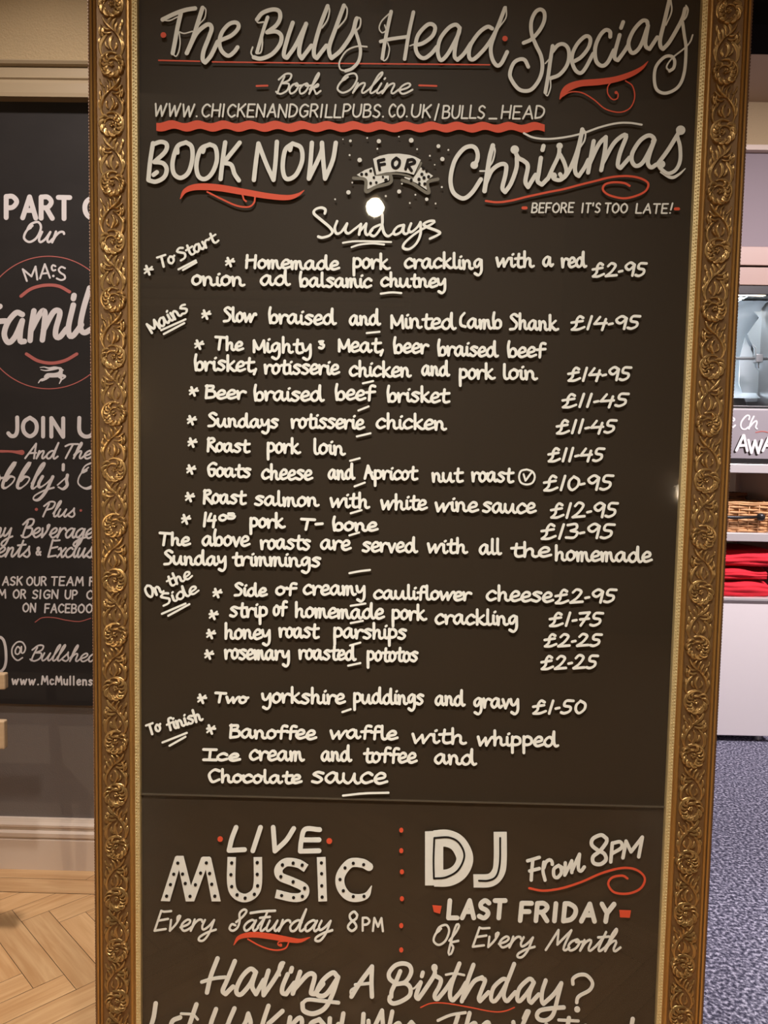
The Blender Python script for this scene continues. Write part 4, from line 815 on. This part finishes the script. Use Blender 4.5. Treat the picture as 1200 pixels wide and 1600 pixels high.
i = LINK(); i.word('JOIN', 10, 102, 681, 29, CAPS, 6.2, pen='mono'); i.word('US', 121, 180, 682, 29, CAPS, 6.2, pen='mono'); i.build('lettering', LWm, left, 'white capitals JOIN US')
i = LINK(); i.taper('-60 421 2 -10 425 4 80 427 3.6 130 432 5 172 435 8', 0, 620, 5); i.dot(57, 796, 2.4); i.dot(126.4, 797.6, 2); i.build('red_dash', LRm, left)
i = LINK(); i.word('And', 38, 93, 716, 12.5, SCRIPT, 2.9, slant=0.22, pen='mono'); i.word('The', 101, 147, 716, 12.5, SCRIPT, 2.9, slant=0.22, pen='mono'); i.build('lettering', LWm, left, 'white script And The')
i = LINK(); i.word("obbly's", -20, 108, 762, 20, SCRIPT, 5.0, slant=0.28, pen='brush', thin=0.45); i.word('O', 120, 160, 763, 22, SCRIPT, 5.0, slant=0.1, pen='brush', thin=0.45); i.build('lettering', LWm, left, 'bold white script line ending in an apostrophe s')
i = LINK(); i.word('Plus', 66, 118, 807, 12.5, SCRIPT, 2.8, slant=0.2, pen='mono'); i.build('lettering', LWm, left, 'white script Plus')
i = LINK(); i.word('ny', -10, 21, 839, 15, SCRIPT, 3.0, slant=0.2, pen='mono'); i.word('Beverages', 32, 158, 839, 15, SCRIPT, 3.0, slant=0.2, pen='mono'); i.build('lettering', LWm, left, 'white script ending Beverages')
i = LINK(); i.word('Events', -36, 48, 869, 15, SCRIPT, 3.0, slant=0.2, pen='mono'); i.word('&', 56, 65, 867, 12, CAPS, 2.8, pen='mono'); i.word('Exclus', 74, 146, 870, 15, SCRIPT, 3.0, slant=0.2, pen='mono'); i.build('lettering', LWm, left, 'white script Events & Exclusive')
i = LINK()
for t, a, c, y in (('ASK', 3, 36, 914), ('OUR', 41, 73, 914.5), ('TEAM', 80, 131, 914.5), ('FOR', 139, 165, 915), ('FORM', -42, 10, 934), ('OR', 20, 41, 934.5), ('SIGN', 50, 92, 935), ('UP', 101, 122, 935.5), ('ON', 135, 160, 936), ('ON', 35, 57, 956), ('FACEBOOK', 69, 156, 957)):
    i.word(t, a, c, y, 13, CAPS, 2.4, pen='mono', slant=0.08, slope=0.004, jit=0.2)
i.build('lettering', LWm, left, 'three lines of white capitals asking to sign up')
i = LINK(); i.trace('275 460 330 426 420 425 520 445 620 455 710 430', 1.3, 0, 880, 5); i.build('red_rule', LRm, left, 'thin pink wave')
i = LINK(); i.trace('-30 996 -5 995 4 998 8 1008 9.5 1022 9 1036 5 1046 -4 1050 -30 1050 -44 1046 -46 1022 -44 1000 -30 996', 4.2); i.trace('-18 1010 -8 1022 -18 1034 -28 1022 -18 1010', 4); i.build('camera_emblem', LWm, left, 'rounded white camera outline')
i = LINK(); i.word('@', 18, 41, 1028, 15, SCRIPT, 2.3, pen='mono'); i.word('Bullshead', 46, 176, 1032, 12.8, SCRIPT, 2.5, slant=0.22, pen='mono'); i.build('lettering', LWm, left, 'white script account name')
i = LINK(); i.word('www.', 18, 61, 1069, 12.5, CAPS, 2.6, pen='mono'); i.word('McMullens', 64, 145, 1069, 12.5, CAPS, 2.6, pen='mono'); i.build('lettering', LWm, left, 'white web address line')

# ------------------------------------------------------------------ servery on the right: steel counter, rotisserie oven, sign, baskets, cloths
FY = 2.46                                             # front plane of the counter
def Z(py, y=FY): return on_y(1165, py, y).z
CX0, CX1 = 1.05, 2.0; dep = FY + 0.5
b0 = Z(1150)
ct = thing('servery_counter', 'pale steel counter with open shelves under the rotisserie oven at the right edge', 'counter', ((CX0+CX1)/2, FY, 0))
b = MB(); b.box(CX0, CX1, FY, FY + 0.48, b0, Z(938)); b.build('front_panel', M['door_panel'], ct, bevel=0.004)
b = MB(); b.box(CX0, CX1, FY + 0.46, FY + 0.48, Z(938), Z(739)); b.build('back_panel', M['steel'], ct)
shelves = {}
for nm, ya, yb, fr in (('worktop', 934, 939, -0.012), ('shelf', 833, 846, -0.012), ('shelf', 725, 739, -0.012)):
    b = MB(); b.box(CX0, CX1, FY + fr, FY + 0.46, Z(yb, FY + fr), Z(ya, FY + fr)); b.build(nm, M['steel_shelf'], ct, bevel=0.003)
for x in (CX0, CX1 - 0.03):
    b = MB(); b.box(x, x + 0.03, FY, FY + 0.46, Z(938), Z(739)); b.build('side_post', M['steel'], ct)
for x, y in ((CX0 + 0.05, FY + 0.06), (CX1 - 0.05, FY + 0.06), (CX0 + 0.05, FY + 0.42), (CX1 - 0.05, FY + 0.42)):
    b = MB(); b.lathe([(0.0, 0), (0.022, 0), (0.02, 0.012), (0.016, b0), (0.0, b0)], (x, y, 0)); b.build('foot', M['grey_metal'], ct)
# sign standing on the top shelf
sz0, sz1 = Z(724, FY - 0.005), Z(640, FY - 0.02)
sg = thing('counter_sign', 'grey painted sign with white takeaway lettering standing on the top steel shelf', 'sign', (1.7, FY + 0.005, sz0))
b = MB(); b.box(CX0 + 0.03, CX1 - 0.03, FY - 0.012, FY + 0.012, sz0 + 0.024, sz1); b.build('sign_board', M['sign_grey'], sg, bevel=0.002)
b = MB(); b.box(CX0 + 0.03, CX1 - 0.03, FY - 0.010, FY + 0.03, sz0 + 0.002, sz0 + 0.024); b.build('sign_foot', M['dark_metal'], sg)
O = (1130, 630, 16); D = (1127.4, 632, 16)
AW = '505 805 330 1180 | 520 805 600 1190 | 420 1062 570 1050 | 630 925 705 1240 / 795 935 / 875 1245 / 965 925 | 1140 850 990 1190 | 1155 850 1240 1190 | 1075 1062 1220 1050'
i = Ink(FY - 0.0125); i.trace(AW, 4.2, *D); i.build('lettering_shade', M['dark_ink'], sg)
i = Ink(FY - 0.0132); i.trace('200 470 280 420 260 372 210 400 190 500 220 612 300 552 | 640 410 658 332 610 302 530 360 450 480 442 590 490 648 560 648 625 600 | 765 330 690 480 640 645 | 665 590 760 480 830 442 838 500 810 600 845 640', 2.6, *O); i.trace(AW, 4.2, *O); i.build('lettering', M['left_white'], sg, 'white words e Ch... AWAY')
O = (1080, 620, 4.706)
i = Ink(FY - 0.0128); i.trace('475 262 520 254 565 262 620 285 680 275', 1.4, *O); i.build('red_flourish', LRm, sg)

# rotisserie oven on top of the counter
oz0, oz1 = Z(638), Z(447)
ov = thing('rotisserie_oven', 'steel rotisserie oven with a glass front and a spit above the grey sign', 'oven', ((CX0+CX1)/2, FY, oz0))
b = MB(); b.box(CX0, CX1, FY + 0.06, FY + 0.46, Z(725, FY - 0.012) + 0.001, oz0 + 0.004); b.build('oven_base', M['steel_shelf'], ov)
b = MB()
b.box(CX0, CX1, FY + 0.42, FY + 0.46, oz0 + 0.004, oz1); b.box(CX0, CX1, FY, FY + 0.42, oz1 - 0.02, oz1)
b.box(CX0, CX0 + 0.03, FY, FY + 0.42, oz0 + 0.004, oz1 - 0.02); b.box(CX1 - 0.03, CX1, FY, FY + 0.42, oz0 + 0.004, oz1 - 0.02); b.build('oven_shell', M['grey_metal'], ov)
# curved shiny reflector inside
b = MB(); n = 14; V = []; x0, x1 = CX0 + 0.04, CX1 - 0.04
for k in range(n + 1):
    t = k / n; a = math.pi * (0.5 - t); V += [(x0, FY + 0.20 + 0.19*math.cos(a*0.98), (oz0+oz1)/2 + 0.02 + (oz1-oz0)*0.42*math.sin(a)), (x1, FY + 0.20 + 0.19*math.cos(a*0.98), (oz0+oz1)/2 + 0.02 + (oz1-oz0)*0.42*math.sin(a))]
b.add(V, [(2*k, 2*k+1, 2*k+3, 2*k+2) for k in range(n)]); b.build('reflector', M['oven_in'], ov, smooth=True)
b = MB(); zz = Z(560, FY + 0.15); b.tube([(x0, FY + 0.15, zz), (x1, FY + 0.15, zz)], 0.008, 10); b.build('spit_rod', M['grey_metal'], ov, smooth=True)
xp = on_y(1184, 560, FY + 0.15).x
for xq in (xp, xp - 0.3):
    b = MB(); b.box(xq - 0.018, xq + 0.018, FY + 0.128, FY + 0.172, zz - 0.02, zz + 0.02); b.tube([(xq - 0.012, FY + 0.15, zz + 0.02), (xq - 0.014, FY + 0.15, zz + 0.055), (xq - 0.03, FY + 0.15, zz + 0.07)], 0.004, 6); b.tube([(xq + 0.004, FY + 0.15, zz - 0.02), (xq + 0.006, FY + 0.15, zz - 0.05)], 0.004, 6); b.build('spit_clamp', M['grey_metal'], ov, bevel=0.003)
area_light('oven_lamp_beam', ((CX0+CX1)/2 + 0.1, FY + 0.06, oz1 - 0.035), 0.3, 9.0, (0.86, 0.95, 1.0), aim=((CX0+CX1)/2 + 0.15, FY + 0.3, oz0), shape='DISK')  # lamp added to brighten the inside of the oven
b = MB(); b.box((CX0+CX1)/2 - 0.15, (CX0+CX1)/2 + 0.35, FY + 0.03, FY + 0.09, oz1 - 0.03, oz1 - 0.02); b.build('oven_lamp', M['fitting'], ov)
# hanging angled deflector plates
for pts in ([(1172, 480), (1186, 496), (1168, 522), (1178, 545), (1178, 560), (1215, 560), (1215, 470)], [(1164, 527), (1176, 552), (1180, 575), (1200, 590), (1190, 628), (1165, 628), (1155, 600), (1156, 560)]):
    P3 = [on_y(x, y, FY + 0.30) for x, y in pts]; n = len(P3); b = MB()
    b.add([(p.x, FY + 0.30, p.z) for p in P3] + [(p.x, FY + 0.306, p.z) for p in P3], [tuple(range(n)), tuple(range(n, 2*n))[::-1]] + [(k, n+k, n+(k+1) % n, (k+1) % n) for k in range(n)]); b.build('deflector_plate', M['oven_in'], ov)
b = MB(); fz = Z(461)
b.box(CX0, CX1, FY - 0.012, FY + 0.0, fz, oz1); b.box(CX0, CX1, FY - 0.012, FY, oz0 + 0.004, Z(634)); b.box(CX0, on_y(1142, 600, FY).x, FY - 0.012, FY, Z(634), fz); b.box(CX1 - 0.06, CX1, FY - 0.012, FY, Z(634), fz); b.build('door_frame', M['dark_metal'], ov, bevel=0.004)
b = MB(); b.box(on_y(1142, 600, FY).x, CX1 - 0.06, FY - 0.008, FY - 0.004, Z(634), fz); b.build('door_glass', M['glass'], ov)
for k, (a, c) in enumerate(((387, 416), (418, 446))):
    b = MB(); b.box(CX0, CX1, FY - 0.01 - 0.012*(1-k), FY + 0.46, Z(c), Z(a)); b.build('canopy', M['beige'], ov, bevel=0.003)

# wicker baskets on the middle shelf
def basket(label, x0, x1, yf, yb, za, zb_, m, handle):
    t = thing('wicker_basket', label, 'basket', ((x0+x1)/2, (yf+yb)/2, za), None)
    b = MB(); rows = 11; h = (zb_ - za - 0.012) / rows
    cx, cy = (x0+x1)/2, (yf+yb)/2
    def loop(e, z, ph, amp, rad):
        hx, hy = (x1-x0)/2 + e, (yb-yf)/2 + e; n = 120; pts = []
        for k in range(n + 1):
            s = k/n*4; sg_ = int(s) % 4; f = s - int(s)
            x, y, nx, ny = [(-hx + 2*hx*f, -hy, 0, -1), (hx, -hy + 2*hy*f, 1, 0), (hx - 2*hx*f, hy, 0, 1), (-hx, hy - 2*hy*f, -1, 0)][sg_]
            d = amp*math.sin(math.pi*k/3 + ph); pts.append((cx + x + nx*d, cy + y + ny*d, z + 0.0015*math.sin(k*0.9 + ph)))
        b.tube(pts, rad, 5)
    for r_ in range(rows):
        loop(0.012*r_/rows - 0.012, za + h*(r_ + 0.5) + 0.004, math.pi*(r_ % 2), 0.004, h*0.52)
    b.build('woven_body', m, t, smooth=True)
    b = MB()
    for k in range(14):
        x = x0 + 0.01 + (x1-x0-0.02)*k/13; b.tube([(x, yf + 0.006, za + 0.003), (x, yf, (za+zb_)/2), (x, yf - 0.002, zb_ - 0.006)], 0.0032, 5)
    b.build('stakes', m, t, smooth=True)
    b = MB()
    loop(0.002, zb_ - 0.006, 0, 0.002, 0.006); loop(0.003, zb_ - 0.014, 1.5, 0.002, 0.005); b.build('rim', m, t, smooth=True)
    b = MB(); b.box(x0 + 0.012, x1 - 0.012, yf + 0.012, yb - 0.012, za + 0.002, za + 0.008); b.build('base', m, t)
    if handle:
        p0, p1 = on_y(1132, 808, yf - 0.025), on_y(1185, 808, yf - 0.025)
        b = MB(); b.tube([(p0.x - 0.05, yf - 0.004, p0.z), (p0.x, yf - 0.024, p0.z), ((p0.x + p1.x)/2, yf - 0.026, p0.z), (p1.x - 0.01, yf - 0.024, p1.z + 0.001)], [0.006, 0.008, 0.008, 0.006], 8)
        b.lathe([(0.0, -0.021), (0.012, -0.018), (0.019, -0.009), (0.021, 0), (0.019, 0.009), (0.012, 0.018), (0.0, 0.021)], (p1.x + 0.012, yf - 0.026, p1.z + 0.001), 16)
        b.build('handle', M['dark_metal'], t, True)['label'] = 'dark metal handle with a round knob'
    return t
basket('pale wicker basket with a dark metal handle on the middle steel shelf', CX0 + 0.2, CX1 - 0.06, FY + 0.02, FY + 0.24, Z(833, FY - 0.012), Z(784, FY + 0.02), M['wicker'], True)
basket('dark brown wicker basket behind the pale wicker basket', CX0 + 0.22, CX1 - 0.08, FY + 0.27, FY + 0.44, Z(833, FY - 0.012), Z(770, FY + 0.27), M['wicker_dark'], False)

# folded red cloths on the worktop
def cloth(label, x0, x1, yf, yb, za, zb_, seed, tilt):
    rnd = random.Random(seed); b = MB(); nx, ny = 22, 8; V = []; F = []
    lay = 3
    def surf(u, v, top):
        x = x0 + (x1-x0)*u; y = yf + (yb-yf)*v
        ed = 0.012*(1 - min(1, v/0.12))**2
        bend = 0.006*math.sin(u*9 + seed) + 0.004*math.sin(u*21 + v*5 + seed*2)
        z = (zb_ + tilt*(u-0.5) + bend*0.9 - ed) if top else (za + 0.001)
        return (x, y + (0.008*math.sin(u*13 + seed) if v < 0.02 else 0), z)
    for v in range(ny + 1):
        for u in range(nx + 1): V.append(surf(u/nx, v/ny, True))
    for v in range(ny):
        for u in range(nx): F.append((v*(nx+1)+u, v*(nx+1)+u+1, (v+1)*(nx+1)+u+1, (v+1)*(nx+1)+u))
    b.add(V, F)
    V = []; F = []; m = 12                                    # rounded folded front with creases
    for j in range(m + 1):
        s = j/m
        for u in range(nx + 1):
            x, y, zt_ = surf(u/nx, 0, True); zb2 = za + 0.001
            bul = 0.014*math.sin(math.pi*s) + 0.006*abs(math.sin(math.pi*s*lay)) + 0.003*math.sin(u*0.8 + j*0.7 + seed)
            V.append((x, y - bul if 0 < j < m else y, zb2 + (zt_ - zb2)*s))
    for j in range(m):
        for u in range(nx): F.append((j*(nx+1)+u, j*(nx+1)+u+1, (j+1)*(nx+1)+u+1, (j+1)*(nx+1)+u))
    b.add(V, F)
    b.add([(x0, yf, za+.001), (x0, yb, za+.001), surf(0, 1, True), surf(0, 0, True)], [(0, 1, 2, 3)])
    b.add([(x1, yf, za+.001), (x1, yb, za+.001), surf(1, 1, True), surf(1, 0, True)], [(3, 2, 1, 0)])
    b.add([(x0, yb, za+.001), (x1, yb, za+.001), surf(1, 1, True), surf(0, 1, True)], [(0, 1, 2, 3)])
    o = b.build('folded_cloth', M['red_cloth'], None, smooth=True)
    return tag(o, label, 'cloth', 'folded red cloths in the stack on the counter')
w0 = Z(934, FY - 0.012)
h1, h2, h3 = Z(908, FY + 0.03), Z(890, FY + 0.03), Z(866, FY + 0.04)
cloth('folded red cloth at the bottom of the stack on the steel counter', CX0 + 0.25, CX1 - 0.05, FY + 0.03, FY + 0.40, w0, h1, 1, 0.0)
cloth('folded red cloth in the middle of the stack on the steel counter', CX0 + 0.27, CX1 - 0.06, FY + 0.035, FY + 0.40, h1 + 0.008, h2 + 0.006, 2, 0.004)
cloth('thick folded red cloth on top of the stack on the steel counter', CX0 + 0.26, CX1 - 0.04, FY + 0.03, FY + 0.39, h2 + 0.018, h3 + 0.01, 5, 0.012)

# ------------------------------------------------------------------ lamps
q = ray(586, 324); s = 3.62 / q.y; gp = Vector((CAM.x + q.x*s, -(CAM.y + q.y*s), CAM.z + q.z*s))
lamp = thing('pendant_lamp', 'small round lit globe lamp hanging in front of the framed menu', 'lamp', (gp.x, gp.y, CEIL_Z))
b = MB(); b.lathe([(max(0.0005, 0.041*math.sin(math.pi*k/16)), -0.041*math.cos(math.pi*k/16)) for k in range(17)], gp, 32); b.build('globe', M['bulb'], lamp, smooth=True)
b = MB(); b.lathe([(0.0, 0.034), (0.022, 0.034), (0.02, 0.07), (0.005, 0.085), (0.0045, CEIL_Z - gp.z - 0.02), (0.05, CEIL_Z - gp.z - 0.015), (0.05, CEIL_Z - gp.z), (0, CEIL_Z - gp.z)], gp, 20); b.build('rod', M['brass'], lamp, smooth=True)
for k, (x, y, p, c, aim, sp) in enumerate(ADDED_DOWNLIGHTS):
    t = thing('ceiling_downlight', ['recessed downlight in the ceiling nearest the framed menu', 'recessed downlight in the ceiling right of the globe lamp', 'recessed downlight in the ceiling above the parquet', 'recessed downlight in the ceiling at the dark panelling'][k], 'lamp', (x, y, CEIL_Z), 'recessed ceiling downlights')
    b = MB(); b.lathe([(0.085, 0.0), (0.105, 0.0), (0.105, -0.008), (0.085, -0.012), (0.083, -0.002)], (x, y, CEIL_Z), 28); b.build('trim_ring', M['brass'], t, smooth=True)
    b = MB(); b.lathe([(0.0, -0.004), (0.084, -0.004)], (x, y, CEIL_Z), 28); b.build('lens', M['fitting'], t)
for k, (x, y, p, aim, sp) in enumerate(ADDED_STRIPS):
    t = thing('strip_light', ['strip light on the ceiling above the servery counter', 'strip light on the ceiling above the blue grey carpet'][k], 'lamp', (x, y, CEIL_Z), 'strip lights over the carpet')
    b = MB(); b.box(x - 0.5, x + 0.5, y - 0.09, y + 0.09, CEIL_Z - 0.05, CEIL_Z); b.build('housing', M['door_panel'], t, bevel=0.004)

for k, (x, SCONCE_Z, p, c) in enumerate(SCONCES):
    t = thing('wall_sconce', ['brass wall sconce at the left end of the wall opposite the board', 'brass wall sconce at the right end of the wall opposite the board'][k], 'lamp', (x, SCONCE_Y, SCONCE_Z), 'wall sconces')
    y = SCONCE_Y - 0.02 + (0.06 if x > 1.35 else 0)
    b = MB(); b.box(x - 0.03, x + 0.03, y, y + 0.02, SCONCE_Z - 0.1, SCONCE_Z + 0.06); b.tube([(x, y + 0.015, SCONCE_Z - 0.06), (x, y + 0.06, SCONCE_Z - 0.09), (x, y + 0.085, SCONCE_Z - 0.04)], 0.006, 8); b.build('bracket', M['brass'], t)
    b = MB(); b.lathe([(0.03, -0.04), (0.042, 0.02), (0.05, 0.07)], (x, y + 0.085, SCONCE_Z), 20); b.build('lamp_shade', M['fitting'], t, smooth=True)

# ------------------------------------------------------------------ chair at the left edge: only the ends of its back rails reach the picture
CY = 0.62
ch = thing('wooden_chair', 'pale wooden chair at the left edge with two rail ends showing before the dark wall', 'chair', (-1.5, CY, 0))
e1 = on_y(7.5, 1065, CY).x; za1, zb1 = on_y(3, 1078, CY).z, on_y(3, 1053, CY).z
e2 = on_y(6.5, 1150, CY).x; za2, zb2 = on_y(3, 1171, CY).z, on_y(3, 1127, CY).z
for nm, e, za, zb_ in (('back_rail', e1, za1, zb1), ('back_rail', e2, za2, zb2)):
    b = MB(); b.box(e - 0.47, e, CY, CY + 0.022, za, zb_); b.build(nm, M['chair'], ch, bevel=0.004)
xa, xb = e1 - 0.45, e1 - 0.155
for x in (xa, xb):
    sx = 1 if x == xb else -1
    b = MB(); b.tube([(x + 0.062*sx, CY + 0.08, 0.0), (x + 0.055*sx, CY + 0.065, 0.14), (x + 0.035*sx, CY + 0.048, 0.30), (x, CY + 0.037, 0.46), (x - 0.01*sx, CY + 0.035, 0.60), (x - 0.01*sx, CY + 0.035, zb1 - 0.005)], [0.014, 0.016, 0.019, 0.02, 0.018, 0.013], 10); b.build('leg', M['chair'], ch, smooth=True)
    b = MB(); b.tube([(x, CY - 0.38, 0.0), (x, CY - 0.36, 0.45)], [0.014, 0.018], 10); b.build('leg', M['chair'], ch, smooth=True)
b = MB(); b.box(xa - 0.02, xb + 0.02, CY - 0.40, CY + 0.018, 0.45, 0.475); b.build('seat', M['chair'], ch, bevel=0.008)
